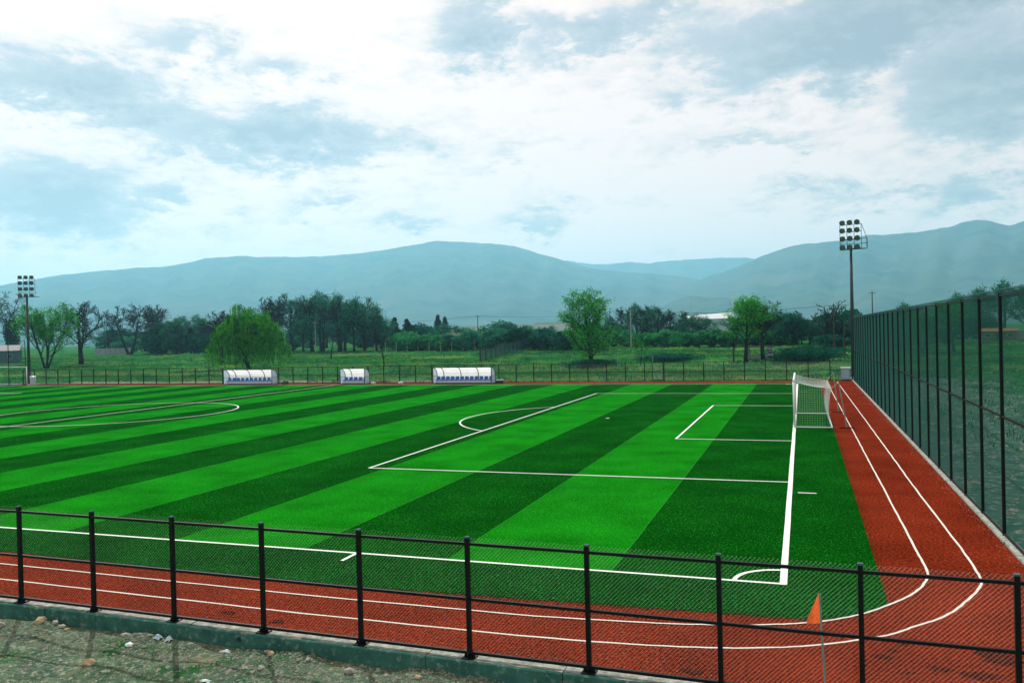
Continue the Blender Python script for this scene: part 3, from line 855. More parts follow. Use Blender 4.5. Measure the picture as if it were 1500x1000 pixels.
for (x, y, a, b, h, mt_, lab) in [(-11.12, -5.78, .14, .11, .08, 'plastic_pale_blue', 'crumpled blue plastic bag by the kerb'), (-10.88, -5.76, .12, .11, .08, 'plastic_white', 'crumpled whitish plastic bag by the kerb'),
                                  (-9.55, -5.80, .18, .09, .04, 'plastic_white', 'torn white plastic scrap below the kerb bolt hole'), (-9.07, -6.95, .20, .09, .03, 'plastic_white', 'bent white plastic bottle scrap on the gravel')]:
    tag(crumple(rs, a, b, h).build('plastic_litter', mt_, None, (x, y, hf(x, y))), lab, 'litter')
MB().tube([(-9.42, near_y(-9.4) - .165, -.08), (-9.42, near_y(-9.4) - .14, -.08)], .035, 10).build('bolt_hole', 'lamp_black', kerb)
for (x, y, s, mt_, lab) in [(-58.3, 66.9, .55, 'rubbish', 'black rubbish sack beside the dugout under the willow'), (-46.4, 67.0, .35, 'plastic_white', 'white plastic bag beside the short dugout'), (-43.0, 67.3, .35, 'plastic_white', 'white plastic bag lying by the far fence')]:
    tag(lump(rs, s, s * .7, s * .7).build('rubbish_bag', mt_, None, (x, y, s * .2)), lab, 'rubbish')
cr_o = thing('crate', 'pale crate with dark side lying at the end of the dugout', 'crate', (-30.9, 67.1, 0), .3)
MB().box((0, 0, .16), (.9, .5, .3)).build('body', 'rubbish', cr_o); MB().box((.05, -.03, .36), (.8, .45, .08)).build('lid', 'plastic_white', cr_o)

# gravel: many small stones, one object
rng = np.random.default_rng(4)


def stones_np(name, label, P, S, mat):
    base = np.array([(1, 0, 0), (0, 1, 0), (-1, 0, 0), (0, -1, 0), (0, 0, .8), (0, 0, -.8)], float)
    tri = [(0, 1, 4), (1, 2, 4), (2, 3, 4), (3, 0, 4), (1, 0, 5), (2, 1, 5), (3, 2, 5), (0, 3, 5)]
    n = len(P); B = base[None] * rng.uniform(.5, 1.2, size=(n, 6, 1)) * S[:, None, None]
    a = rng.uniform(0, 6.28, n); c_, s_ = np.cos(a)[:, None], np.sin(a)[:, None]
    X = B[:, :, 0] * c_ - B[:, :, 1] * s_; Y = B[:, :, 0] * s_ + B[:, :, 1] * c_
    V = np.stack([X, Y, B[:, :, 2] * .7], 2) + P[:, None, :]
    T = np.stack([V[:, t, :] for t in tri], 1).reshape(-1, 3)
    return tag(link(name, np_mesh(name, T, 3, mat)), label, kind='stuff')


def scatter(n, x0, x1, y0, y1):
    X = rng.uniform(x0, x1, n); Y = rng.uniform(y0, y1, n)
    return np.array([(x, y, hf(x, y)) for x, y in zip(X, Y)])


def crumbs(n, pa, pb, sd):
    t_ = rng.uniform(0, 1, n)[:, None]; A_ = np.array(pa); B_ = np.array(pb); nn = np.array([-(B_ - A_)[1], (B_ - A_)[0]]) / np.hypot(*(B_ - A_))
    q_ = A_ + (B_ - A_) * t_ + nn * rng.normal(0, sd, (n, 1)); return np.concatenate([q_, np.full((n, 1), .008)], 1)


P = np.concatenate([crumbs(2600, (1.97, -.8), (1.97, 40), .10), crumbs(2600, (.6, -2.08), (-8.5, -2.46), .09), crumbs(2600, (-8.5, -2.46), (-22, -2.12), .09)])
stones_np('turf_crumbs', 'green turf crumbs strewn along the edge of the red track', P, rng.uniform(.006, .018, len(P)), 'turf_edge')
P = np.concatenate([crumbs(1500, (4.96, -4), (4.96, 60), .12), crumbs(2200, (5, near_y(5) + .32), (-22, near_y(-22) + .3), .12)])
stones_np('track_grit', 'pale grit lying on the track beside the kerbs', P, rng.uniform(.006, .016, len(P)), 'pale_stone')
P = np.concatenate([scatter(14000, -25, 6, -11, -5.72), scatter(5000, -16, -2, -6.6, -5.70)])
stones_np('gravel', 'loose grey gravel on the near bank', P, rng.lognormal(-4.0, .5, len(P)), 'pebble')
P = scatter(5200, -25, 6, -10.5, -5.72); stones_np('pale_gravel', 'pale chips scattered on the near bank', P, rng.lognormal(-3.8, .5, len(P)), 'pale_stone')
P = np.concatenate([scatter(3200, 5.5, 16, -2, 76), scatter(1500, 5.5, 30, 20, 90)]); stones_np('rubble', 'stony rubble on the bare ground outside the tall green mesh fence', P, np.clip(rng.lognormal(-2.9, .6, len(P)), 0, .22), 'pale_stone')
P = np.concatenate([scatter(5000, -101, -58, 69.2, 77), scatter(2600, -58, 5, 70.3, 76), scatter(260, -23, -19, 71, 74)]); stones_np('far_rubble', 'stony rubble bank behind the low far fence', P, np.clip(rng.lognormal(-2.2, .45, len(P)), 0, .2), 'pale_stone')


# grass
def tufts(name, label, P, hgt, mat, blades=4, spread=.12, wid=.03):
    n = len(P); k = blades
    base = np.repeat(P, k, 0); N_ = len(base)
    a = rng.uniform(0, 6.28, N_); d = np.stack([np.cos(a), np.sin(a), np.zeros(N_)], 1)
    h = np.repeat(hgt, k)[:, None] * rng.uniform(.5, 1.2, (N_, 1))
    b0_ = base + rng.normal(0, spread, (N_, 3)) * np.array([1, 1, 0])
    side = np.stack([-d[:, 1], d[:, 0], np.zeros(N_)], 1) * (wid * h / .2)
    tip = b0_ + d * h * rng.uniform(.1, .7, (N_, 1)) + np.array([0, 0, 1]) * h
    V = np.stack([b0_ - side, b0_ + side, tip], 1).reshape(-1, 3)
    return tag(link(name, np_mesh(name, V, 3, mat)), label, kind='stuff')


P = scatter(900, -25, 5, -11, -5.8)
P = P[[i for i in range(len(P)) if math.sin(P[i][0] * 1.1 + 1) + math.sin(P[i][1] * 2.3 + P[i][0] * .6) > .25]]
P = np.concatenate([P, scatter(160, -11.6, -9.6, -7.4, -6.8), scatter(90, -11.3, -10.6, -6.25, -5.95)])
tufts('grass_tufts', 'short green weeds growing through the gravel bank', P, rng.uniform(.03, .08, len(P)), 'grass_green', 6, .05, .008)
Y = 70 + 110 * rng.uniform(0, 1, 52000) ** 1.25
X = CAM.x + (Y + 18) * np.tan(rng.uniform(rad(-19), rad(53), len(Y)) * -1)
keep = (np.sin(X * .08 + Y * .11) + np.sin(X * .23 - Y * .31) + rng.normal(0, .8, len(X))) > -.5
P = np.array([(x, y, hf(x, y)) for x, y in zip(X[keep], Y[keep]) if y > 70.5 + (x > 5) * 8 and not (x < -56 and y < 77.5 + 1.5 * math.sin(x * .4))])
kk = (np.sin(P[:, 0] * .05 + P[:, 1] * .21) + np.sin(P[:, 1] * .33 + 1) + rng.normal(0, .5, len(P))) > .45
tufts('field_grass', 'rough green grass of the field beyond the far fence', P[~kk], rng.uniform(.14, .50, (~kk).sum()), 'grass_green', 4, .22, .03)
tufts('dry_grass', 'yellowish grass streaks in the field beyond the far fence', P[kk], rng.uniform(.14, .42, kk.sum()), 'grass_dry', 4, .22, .03)
def clumps(name, label, n, mat, lo, hi, size):
    Yc = 72 + 100 * rng.uniform(0, 1, n) ** 1.2; Xc = CAM.x - (Yc + 18) * np.tan(rng.uniform(rad(-17), rad(52), n))
    keep_ = (np.sin(Xc * .11 + 1) + np.sin(Yc * .21 + Xc * .05) + rng.normal(0, .6, n)) > .2
    Q = []
    for xc, yc in zip(Xc[keep_], Yc[keep_]):
        r_c = rng.uniform(lo, hi); k_ = int(40 + 60 * r_c); d_ = rng.normal(0, 1, (k_, 3)) * np.array([r_c * .9, r_c * .6, r_c * .28]); d_[:, 2] = np.abs(d_[:, 2]); Q.append(d_ + np.array([xc, yc, hf(xc, yc)]))
    return tag(link(name, np_mesh(name, leaf_quads(np.concatenate(Q), size, rng), 4, mat)), label, kind='stuff')


clumps('scrub', 'low dark weeds and scrub dotted over the field', 620, 'leaf_dark', .35, 1.1, .20)
clumps('pale_scrub', 'pale yellowish weeds dotted over the field', 420, 'grass_dry', .25, .9, .18)
P = scatter(4200, 7, 30, 6, 85)
P = P[(P[:, 0] > 9 + 4 * np.sin(P[:, 1] * .13))]
tufts('verge_grass', 'weedy grass on the waste ground outside the tall green mesh fence', P, rng.uniform(.08, .3, len(P)), 'grass_green', 4, .2, .03)


# ------------------------------------------------------------------ trees
class Tree:
    def __init__(s, seed):
        s.r = random.Random(seed); s.ch = []; s.tips = []

    def rv(s):
        return Vector((s.r.gauss(0, 1), s.r.gauss(0, 1), s.r.gauss(0, 1))).normalized()

    def branch(s, p, d, ln, r0, lvl, P):
        n = P['seg'][lvl]; pts = [(p.copy(), r0)]; rr = r0
        for i in range(n):
            d = (d + s.rv() * P['wander'][lvl] + Vector((0, 0, P['up'][lvl]))).normalized()
            p = p + d * (ln / n); rr = r0 * (1 - (i + 1) / n * P['taper'][lvl]); pts.append((p.copy(), rr))
        s.ch.append((lvl, pts))
        if lvl + 1 < P['levels']:
            k = P['kids'][lvl]; k = max(1, int(round(k * s.r.uniform(.8, 1.2))))
            for j in range(k):
                t = P['start'][lvl] + (1 - P['start'][lvl]) * (j + s.r.uniform(.1, .9)) / k
                f = t * n; i = min(int(f), n - 1); q = pts[i][0].lerp(pts[i + 1][0], f - i); dd = (pts[i + 1][0] - pts[i][0]).normalized()
                az_ = s.r.uniform(0, 6.283) if lvl else 2.4 * j + s.r.uniform(-.4, .4)
                a = rad(s.r.gauss(P['angle'][lvl], 9)); o1 = dd.orthogonal().normalized(); o2 = dd.cross(o1)
                nd_ = (dd * math.cos(a) + (o1 * math.cos(az_) + o2 * math.sin(az_)) * math.sin(a)).normalized()
                l2_ = ln * P['len'][lvl] * (1.15 - P['fall'][lvl] * t) * s.r.uniform(.8, 1.2)
                s.branch(q, nd_, l2_, max(.006, (pts[i][1] * .75) * P['rad'][lvl]), lvl + 1, P)
        if lvl >= P['levels'] - 2:
            s.tips += [q for q, _ in pts[1:]]
        return pts

    def wood(s, minr=.012):
        a, b = MB(), MB()
        for lvl, pts in s.ch:
            n = 8 if lvl == 0 else (5 if lvl == 1 else 3)
            (a if lvl <= 1 else b).tube([q for q, _ in pts], [max(minr, r) for _, r in pts], n, cap=lvl < 2)
        return a, b


BASE = dict(levels=4, seg=[7, 5, 4, 3], wander=[.06, .16, .2, .25], up=[.05, .10, .06, .04], taper=[.75, .75, .8, .7], kids=[9, 6, 5, 0], start=[.28, .2, .2, 0], angle=[48, 42, 40, 0],
            len=[.58, .52, .5, 0], fall=[.62, .45, .4, 0], rad=[.55, .5, .5, .5])
FINE = dict(levels=5, seg=[7, 6, 4, 3, 2], wander=[.05, .10, .13, .16, .16], up=[.05, .09, .07, .05, .03], taper=[.8, .8, .8, .7, .6], kids=[12, 8, 5, 4, 0], start=[.24, .12, .1, .1, 0], angle=[42, 36, 36, 38, 0],
            len=[.66, .44, .50, .5, 0], fall=[.55, .55, .45, .3, 0], rad=[.5, .5, .55, .6, .6])
PROTO = {}


def proto(key, trunk_mb, crown_parts, wood_mat):
    """store shared meshes with the prototype's own height and width"""
    allv = list(trunk_mb.v)
    for nm, me in crown_parts:
        co = np.empty(len(me.vertices) * 3, np.float32); me.vertices.foreach_get('co', co); co = co.reshape(-1, 3); allv += [tuple(c_) for c_ in co[::3]]
    A = np.array(allv); h = np.percentile(A[:, 2], 99.6); w = .5 * ((np.percentile(A[:, 0], 98) - np.percentile(A[:, 0], 2)) + (np.percentile(A[:, 1], 98) - np.percentile(A[:, 1], 2)))
    PROTO[key] = dict(trunk=trunk_mb.mesh('trunk', wood_mat, True), parts=crown_parts, h=float(h), w=float(w))


def make_bare(key, seed, over=None, wood='bark', leaf=None, nleaf=0, lsize=.2, minr=.018, trunk_len=7.5, trunk_r=.26, stems=1):
    P = dict(BASE)
    if over:
        P.update(over)
    T = Tree(seed)
    for i in range(stems):
        d = Vector((0, 0, 1)) if stems == 1 else Vector((math.cos(i * 6.283 / stems + .5) * .32, math.sin(i * 6.283 / stems + .5) * .32, 1)).normalized()
        T.branch(Vector((d.x * .4, d.y * .4, -.15)), d, trunk_len * T.r.uniform(.9, 1.1), trunk_r, 0, P)
    a, b = T.wood(minr)
    parts = [('crown', b.mesh('crown', wood))]
    if leaf:
        g_ = np.random.default_rng(seed); tp = np.array([tuple(q) for q in T.tips]); idx = g_.integers(0, len(tp), nleaf)
        Pp = tp[idx] + g_.normal(0, lsize * 1.1, (nleaf, 3))
        parts.append(('foliage', np_mesh('foliage', leaf_quads(Pp, lsize, g_), 4, leaf)))
    proto(key, a, parts, wood)


make_bare('bare_round', 11, dict(FINE), minr=.021, trunk_len=7)
make_bare('bare_open', 12, dict(FINE, kids=[9, 7, 5, 4, 0], start=[.42, .15, .1, .1, 0], angle=[36, 38, 38, 38, 0], len=[.80, .44, .5, .5, 0]), minr=.021, trunk_r=.34)
make_bare('bare_fan', 13, dict(FINE, kids=[11, 8, 5, 4, 0], angle=[26, 28, 32, 34, 0], start=[.3, .15, .1, .1, 0], len=[.72, .42, .5, .5, 0], up=[.05, .14, .1, .05, .05]), minr=.021)
make_bare('bare_twin', 14, dict(FINE, kids=[9, 7, 5, 4, 0], start=[.40, .15, .1, .1, 0], angle=[36, 40, 38, 38, 0], len=[.56, .44, .5, .5, 0]), stems=2, minr=.021, trunk_r=.2)
make_bare('bud_tall', 15, dict(kids=[13, 7, 6, 0], start=[.22, .15, .15, 0], angle=[36, 38, 40, 0], len=[.48, .52, .5, 0], up=[.05, .16, .08, .04]), leaf='leaf_bud', nleaf=2900, lsize=.24, trunk_len=9, minr=.028)
make_bare('bud_round', 16, dict(kids=[12, 7, 6, 0], start=[.25, .15, .15, 0], angle=[46, 40, 40, 0], len=[.55, .52, .5, 0]), leaf='leaf_bud', nleaf=3400, lsize=.26, trunk_len=8, minr=.028)
make_bare('leafy_big', 32, dict(kids=[22, 8, 6, 0], start=[.03, .12, .15, 0], angle=[46, 42, 42, 0], len=[.46, .50, .5, 0], fall=[.50, .45, .4, 0], up=[.03, .14, .08, .04]), leaf='leaf_spring', nleaf=9500, lsize=.18, trunk_len=9, trunk_r=.24, minr=.018)
make_bare('leafy_young', 18, dict(kids=[9, 7, 6, 0], start=[.34, .2, .2, 0], angle=[34, 40, 40, 0], len=[.62, .5, .5, 0], up=[.05, .15, .08, .04]), leaf='leaf_spring', nleaf=4600, lsize=.17, trunk_len=7, trunk_r=.20, minr=.016)
make_bare('leafy_stems', 19, dict(kids=[8, 6, 5, 0], start=[.22, .2, .2, 0], angle=[32, 38, 40, 0], len=[.45, .5, .5, 0]), leaf='leaf_spring', nleaf=8500, lsize=.22, trunk_len=8, trunk_r=.15, stems=5)
make_bare('sapling', 20, dict(kids=[7, 5, 4, 0], start=[.35, .2, .2, 0], angle=[42, 40, 40, 0]), leaf='leaf_spring', nleaf=500, lsize=.14, trunk_len=3.4, trunk_r=.06, minr=.012)
make_bare('bare_small', 23, dict(FINE, kids=[9, 5, 4, 3, 0], start=[.2, .2, .2, .2, 0]), trunk_len=5, trunk_r=.13, minr=.014)
make_bare('pollard', 24, dict(levels=4, kids=[7, 5, 4, 0], seg=[5, 6, 4, 2], wander=[.1, .34, .34, .3], start=[.5, .35, .3, 0], angle=[40, 46, 46, 0], len=[.78, .40, .34, 0], fall=[.4, .3, .3, 0], rad=[.75, .65, .6, .6], taper=[.4, .5, .6, .5], up=[.05, .14, .1, .05]), trunk_len=6, trunk_r=.32, minr=.04)


def make_bush(key, seed, leaf, w=4.0, h=4.0, n=2400, lsize=.34, clumps=14):
    g_ = np.random.default_rng(seed); r_ = random.Random(seed)
    st = MB(); C = []
    for i in range(clumps):
        a = r_.uniform(0, 6.283); q = r_.uniform(0, 1) ** .6; z = h * r_.uniform(.30, .82) * (1 - .25 * q)
        c_ = Vector((w * .36 * q * math.cos(a), w * .36 * q * math.sin(a), z)); C.append(c_)
        st.tube([(c_.x * .15, c_.y * .15, -.15), (c_.x * .55, c_.y * .55, z * .55), tuple(c_)], [.07, .05, .02], 4)
    C = np.array([tuple(c_) for c_ in C]); idx = g_.integers(0, len(C), n)
    d = g_.normal(size=(n, 3)); d /= np.linalg.norm(d, axis=1)[:, None]
    Pp = C[idx] + d * (g_.uniform(.25, 1, (n, 1)) ** .5) * np.array([w * .20, w * .20, h * .19]) * g_.uniform(.7, 1.25, (len(C), 1))[idx]
    Pp[:, 2] = np.maximum(Pp[:, 2], .05)
    proto(key, st, [('foliage', np_mesh('foliage', leaf_quads(Pp, lsize, g_), 4, leaf))], 'bark_grey')


make_bush('bush_hedge', 41, 'leaf_hedge'); make_bush('bush_hedge2', 42, 'leaf_hedge', clumps=18); make_bush('bush_dark', 43, 'leaf_dark', clumps=18); make_bush('bush_bud', 44, 'leaf_bud', h=5, clumps=16)
make_bush('bush_blossom', 45, 'leaf_blossom', n=1500, lsize=.26); make_bush('bramble', 46, 'leaf_dark', w=8, h=2.2, n=5200, lsize=.26, clumps=40)


def make_conifer(key, seed):
    r_ = random.Random(seed); g_ = np.random.default_rng(seed); st = MB().tube([(0, 0, -.1), (0, 0, 5), (0, 0, 10)], [.2, .12, .02], 6); Pp = []
    for k in range(34):
        z = 1.0 + 8.9 * k / 33; R = 1.9 * (1 - (z / 10.2)) ** .85 * r_.uniform(.75, 1.15)
        for j in range(9):
            a = j * .698 + k * .5 + r_.uniform(-.2, .2)
            for t in np.linspace(.15, 1, 6):
                Pp.append((R * t * math.cos(a), R * t * math.sin(a), z - .45 * R * t * t + .1))
    Pp = np.array(Pp) + g_.normal(0, .06, (len(Pp), 3))
    proto(key, st, [('foliage', np_mesh('foliage', leaf_quads(Pp, .42, g_), 4, 'conifer'))], 'bark')


make_conifer('conifer', 51)


def make_willow(key, seed):
    r_ = random.Random(seed); g_ = np.random.default_rng(seed)
    P = dict(BASE); P.update(levels=3, kids=[9, 6, 0], start=[.35, .3, 0], angle=[52, 45, 0], len=[.95, .5, 0], fall=[.5, .4, 0], seg=[5, 6, 4], wander=[.14, .2, .25], up=[.06, .07, -.02], rad=[.6, .5, .5])
    T = Tree(seed); T.branch(Vector((0, 0, -.2)), Vector((-.12, 0, 1)).normalized(), 5.5, .38, 0, P)
    T.branch(Vector((0, 0, .3)), Vector((-.7, .2, 1)).normalized(), 4.5, .2, 1, P)
    a, b = T.wood(.03)
    Pp = []; sm = MB()
    tops = [(.4, 0, 9.4, 1.3), (-1.6, .3, 10.0, 1.3), (2.6, .4, 9.0, 1.1), (-4.3, 0, 7.0, 1.2), (4.2, -.4, 7.0, 1.2), (-2.6, -1.6, 8.4, 1.2), (2.0, -1.9, 8.0, 1.3), (-.3, -2.4, 8.6, 1.3), (0, 2.4, 8.5, 1.4), (-2.6, 2.2, 7.8, 1.2), (2.9, 2.0, 7.5, 1.2), (5.3, .3, 6.0, .7), (-5.4, .4, 5.8, .7), (6.5, .5, 3.7, .6), (-6.4, -.3, 3.9, .5)]
    for (cx, cy_, cz, R) in tops:
        for k in range(int(52 * R)):
            a_ = r_.uniform(0, 6.283); q = math.sqrt(r_.uniform(0, 1)); x = cx + R * q * math.cos(a_); y = cy_ + R * q * math.sin(a_); z = cz + .9 * R * math.sqrt(max(0, 1 - q * q)) * .8 + r_.uniform(-.3, .3)
            ln = r_.uniform(.4, 1.0) * (z - .2); ox, oy = math.cos(a_) * .35 * q, math.sin(a_) * .35 * q; n_ = max(4, int(ln / .17))
            for i in range(n_):
                t = i / n_
                Pp.append((x + ox * math.sin(t * 2) + r_.gauss(0, .05), y + oy * math.sin(t * 2) + r_.gauss(0, .05), z - ln * t))
    Pp = np.array(Pp); n_ = len(Pp)
    an = g_.uniform(0, 6.28, n_); w_ = np.stack([np.cos(an), np.sin(an), np.zeros(n_)], 1) * .055 * g_.uniform(.5, 1.7, (n_, 1)); dn = np.stack([g_.normal(0, .05, n_), g_.normal(0, .05, n_), -g_.uniform(.16, .32, n_)], 1)
    V = np.stack([Pp - w_, Pp + w_, Pp + dn + w_ * .3, Pp + dn - w_ * .3], 1).reshape(-1, 3)
    proto(key, a, [('crown', b.mesh('crown', 'bark')), ('foliage', np_mesh('foliage', V, 4, 'leaf_willow'))], 'bark')


make_willow('willow', 61)
rt = random.Random(77)
KW = dict(bare_fan='leafless fan shaped', bud_tall='tall narrow budding', bud_round='round crowned budding', bare_round='leafless round crowned', bush_dark='low dark leafy', bush_bud='low pale budding', bush_hedge='mid green leafy', bush_hedge2='dense mid green leafy', bare_small='small leafless', leafy_stems='many stemmed fresh green', leafy_young='slender fresh green')


def plant(key, name, label, x, y, h, w=None, group=None, cat='tree', rz=None):
    p_ = PROTO[key]; sz = h / p_['h']; sx = (w / p_['w']) if w else sz
    t = thing(name, label, cat, (x, y, hf(x, y)), rt.uniform(0, 6.28) if rz is None else rz, group, (sx, sx, sz))
    link('trunk', p_['trunk'], t)
    for nm, me in p_['parts']:
        link(nm, me, t)
    return t


plant('willow', 'willow_tree', 'broad weeping willow in fresh green leaf behind the dugout', -94.3, 108.2, 11.2, 9.6, rz=.64)
plant('leafy_big', 'leafy_tree', 'big fresh green tree leafing out low to the ground behind the far fence', -30.3, 107.0, 11.6, 7.4, rz=1.2)
plant('leafy_young', 'leafy_tree', 'slender forked tree in fresh green leaf beside a pale hut', -7.5, 110.5, 10.0, 6.0, rz=.6)
plant('bare_fan', 'bare_tree', 'leafless upright tree growing close behind the pale hut', -5.2, 116.1, 9.4, 5.0)
plant('bare_small', 'bare_tree', 'small leafless tree left of the slender forked green tree', -9.5, 113.9, 6.6, 4.0)
plant('sapling', 'sapling', 'thin sapling with sparse leaves near the fence gate', -22.9, 108.0, 4.0, 2.6)
plant('leafy_stems', 'leafy_tree', 'many stemmed green tree beside the far left floodlight mast', -151.7, 116.1, 13.6, 9.6, rz=.4)
plant('bare_round', 'bare_tree', 'dark round headed leafless tree beside the many stemmed green tree', -159.2, 132.3, 14.6, 11.0)
plant('bare_open', 'bare_tree', 'old ivy clad tree with a bare open crown behind the low building', -224.9, 168.9, 20.2, 16.0)
iv = thing('ivy', 'dark mass of ivy smothering the trunk of the old bare tree', 'ivy', (-224.9, 168.9, hf(-224.9, 168.9)))
g_ = np.random.default_rng(9); n_ = 5000; zz_ = 11.8 * g_.uniform(0, 1, n_) ** .7; a_ = g_.uniform(0, 6.28, n_); rr_ = (np.clip(zz_ / 5, .35, 1) * 1.7 + .35 * np.sin(a_ * 3 + zz_)) * g_.uniform(.5, 1.15, n_) * np.clip((12.6 - zz_) / 2.5, .3, 1)
link('foliage', np_mesh('foliage', leaf_quads(np.stack([rr_ * np.cos(a_), rr_ * np.sin(a_), zz_], 1), .5, g_), 4, 'ivy'), iv)
plant('bare_small', 'bare_tree', 'thin leafless tree with a dark stem beside the grey sheet wall', -217.0, 198.0, 14.3, 7.0)
plant('bare_twin', 'bare_tree', 'twin stemmed leafless tree standing tall in the field hedge', -194.6, 184.0, 15.3, 11.5, rz=.9)
plant('bare_fan', 'bare_tree', 'fan shaped leafless tree next to the twin stemmed one', -209.1, 208.8, 16.4, 9.0)
plant('bare_fan', 'bare_tree', 'leafless fan crowned tree peeping out behind the willow', -119.7, 132.5, 11.4, 7.0)
plant('bare_small', 'bare_tree', 'small dark leafless tree in the field before the tall grove', -98.7, 143.2, 7.5, 4.8)
plant('bare_small', 'bare_tree', 'small spiky leafless tree right behind the short dugout', -68.6, 111.5, 6.3, 3.8)
plant('pollard', 'pollard_tree', 'gnarled pollarded tree with thick bare limbs near the utility pole', 4.1, 147.2, 8.9, 7.2, rz=.8)
# tall grove behind the willow
for i, (x, y, h, w, k) in enumerate([(-139, 178, 15.6, 8.5, 'bare_fan'), (-134, 180, 16.0, 8, 'bud_tall'), (-131, 186, 15.6, 8, 'bare_fan'), (-132, 192, 17.2, 9, 'bud_round'), (-125, 182, 15.8, 8.5, 'bud_tall'), (-124, 190, 16.3, 9, 'bud_round'), (-119, 181, 14.2, 8, 'bare_fan'), (-121, 187, 15.3, 8, 'bud_tall'),
                                      (-114, 180, 14.6, 8, 'bud_round'), (-113, 184, 14.2, 8, 'bud_tall'), (-108.5, 182, 12.2, 8, 'bud_round'), (-106, 181, 9.2, 6, 'bud_round'), (-142, 180, 11, 7, 'bud_tall'), (-128, 177, 9.5, 7, 'bud_round'), (-117, 177, 8.5, 7, 'bud_round')]):
    plant(k, 'grove_tree', KW[k] + ' tree in the dense grove next to the willow', x, y, h, w, 'trees of the dense grove')
for i, (x, y, h, w, k) in enumerate([(-190, 193, 9.8, 8, 'bush_dark'), (-184, 192, 11.2, 7, 'bud_round'), (-180, 190, 11.6, 8, 'bud_tall'), (-175, 190, 11.6, 8, 'bud_round'), (-170, 189, 10.6, 7, 'bud_tall'), (-166, 188, 9.2, 7, 'bare_round'), (-187, 188, 6.5, 6, 'bush_dark'), (-178, 186, 6.2, 6, 'bush_dark'), (-170, 184, 6, 6, 'bush_dark'), (-163, 182, 6, 6, 'bush_dark'), (-197, 196, 7, 7, 'bush_dark')]):
    plant(k, 'thicket_tree', KW[k] + ' tree of the thicket between the sheet wall and the willow', x, y, h, w, 'trees of the dark thicket')
for i, (x, y, h) in enumerate([(-187, 187.5, 7.8), (-172, 184.5, 7.6), (-164.5, 182, 6.6)]):
    plant('conifer', 'conifer', 'small dark conifer standing in the thicket left of the willow', x, y, h, 4.4, 'conifers in the thicket')
for i, (x, y, h) in enumerate([(-122.3, 210.9, 9.8), (-118.6, 212.8, 9.4), (-116.2, 216.5, 9.0), (-123.0, 255.1, 10.8), (-120.8, 256.4, 10.0), (-113.5, 212, 8.0)]):
    plant('conifer', 'conifer', 'dark pointed conifer rising above the orchard hedge', x, y, h, 4.4, 'conifers above the hedge')

# hedge along the orchard, trees behind it
HED = [(-99.6, 172.0), (-101.2, 179.0), (-94.7, 170.0), (-90.3, 165.1), (-93.3, 175.1), (-92.4, 177.2), (-85.3, 166.1), (-83.7, 166.5), (-86.6, 177.1), (-83.1, 173.5), (-76.9, 163.2), (-77.5, 168.9), (-79.0, 177.2), (-73.8, 168.6), (-69.4, 161.9), (-71.3, 171.5), (-70.9, 175.0), (-65.0, 163.6), (-62.8, 162.1), (-64.8, 173.1), (-62.3, 170.8), (-56.9, 159.4), (-56.6, 163.6), (-57.8, 172.9), (-53.8, 165.2), (-49.8, 156.7), (-50.7, 165.5), (-50.4, 170.5), (-45.8, 159.1), (-43.4, 155.7)]
rh = random.Random(31)
for i, (x, y) in enumerate(HED):
    k = 'bush_blossom' if i in (8, 9, 12) else rh.choice(['bush_hedge', 'bush_hedge2', 'bush_dark', 'bush_bud'])
    plant(k, 'hedge_bush', 'pale blossoming bush in the orchard hedge' if k == 'bush_blossom' else KW[k] + ' bush of the long orchard hedge', x, y + 6, rh.uniform(3.8, 5.4), rh.uniform(5.0, 6.6), 'blossoming bushes of the orchard hedge' if k == 'bush_blossom' else 'bushes of the orchard hedge', 'bush')
for i in range(28):
    u = i / 27; x = -150 + 116 * u + rh.uniform(-2, 2); y = 232 + rh.uniform(-14, 26)
    k = rh.choice(['bud_round', 'bare_round', 'bush_bud', 'bud_round', 'bush_dark'])
    plant(k, 'distant_tree', KW[k] + ' tree in the hazy belt behind the orchard hedge', x, y, rh.uniform(4.0, 6.2), rh.uniform(6, 9), 'trees of the belt behind the orchard')
for i, (x, y, h, w, k) in enumerate([(-45, 200, 10.4, 7, 'bare_round'), (-40.5, 198, 10.8, 8, 'bud_round'), (-37, 192, 9.8, 7, 'bare_round'), (-33, 188, 9.4, 7, 'bud_round'), (-29.5, 186, 8.4, 7, 'bare_round'), (-25.6, 184, 8.0, 6.5, 'bud_round'), (-22, 186, 6.5, 6, 'bud_round'), (-49, 200, 7.5, 7, 'bud_round')]):
    plant(k, 'hedgerow_tree', KW[k] + ' tree of the row between the big green tree and the factory', x, y, h, w, 'row of budding trees')
for i in range(17):
    x = -44 + 2.55 * i + rh.uniform(-.5, .5); y = 176 - .9 * i + rh.uniform(-2, 2)
    k = rh.choice(['bush_hedge', 'bush_hedge2', 'bush_hedge'])
    plant(k, 'hedge_bush', KW[k] + ' bush of the hedge running behind the pale hut', x, y, rh.uniform(3.0, 4.2), rh.uniform(4, 5.4), 'bushes of the hedge behind the hut', 'bush')
for i in range(24):
    x = -12 + 1.05 * i + rh.uniform(-.5, .5); y = 166 + rh.uniform(-5, 14) + (i < 8) * 6
    k = rh.choice(['bud_round', 'bush_bud', 'bush_dark', 'bud_tall', 'bare_small', 'bush_bud'])
    plant(k, 'copse_tree', KW[k] + ' tree of the copse behind the bramble mound', x, y, rh.uniform(4.8, 7.4), rh.uniform(4.5, 7), 'trees of the copse')
plant('bramble', 'bramble_thicket', 'low dark bramble mound behind the far fence end', 1.4, 110.2, 2.3, 9.0, cat='bush', rz=.1)
plant('bramble', 'bramble_thicket', 'low dark weeds at the foot of the big green tree', -29.6, 103.2, 1.2, 7.0, cat='bush', rz=.5)
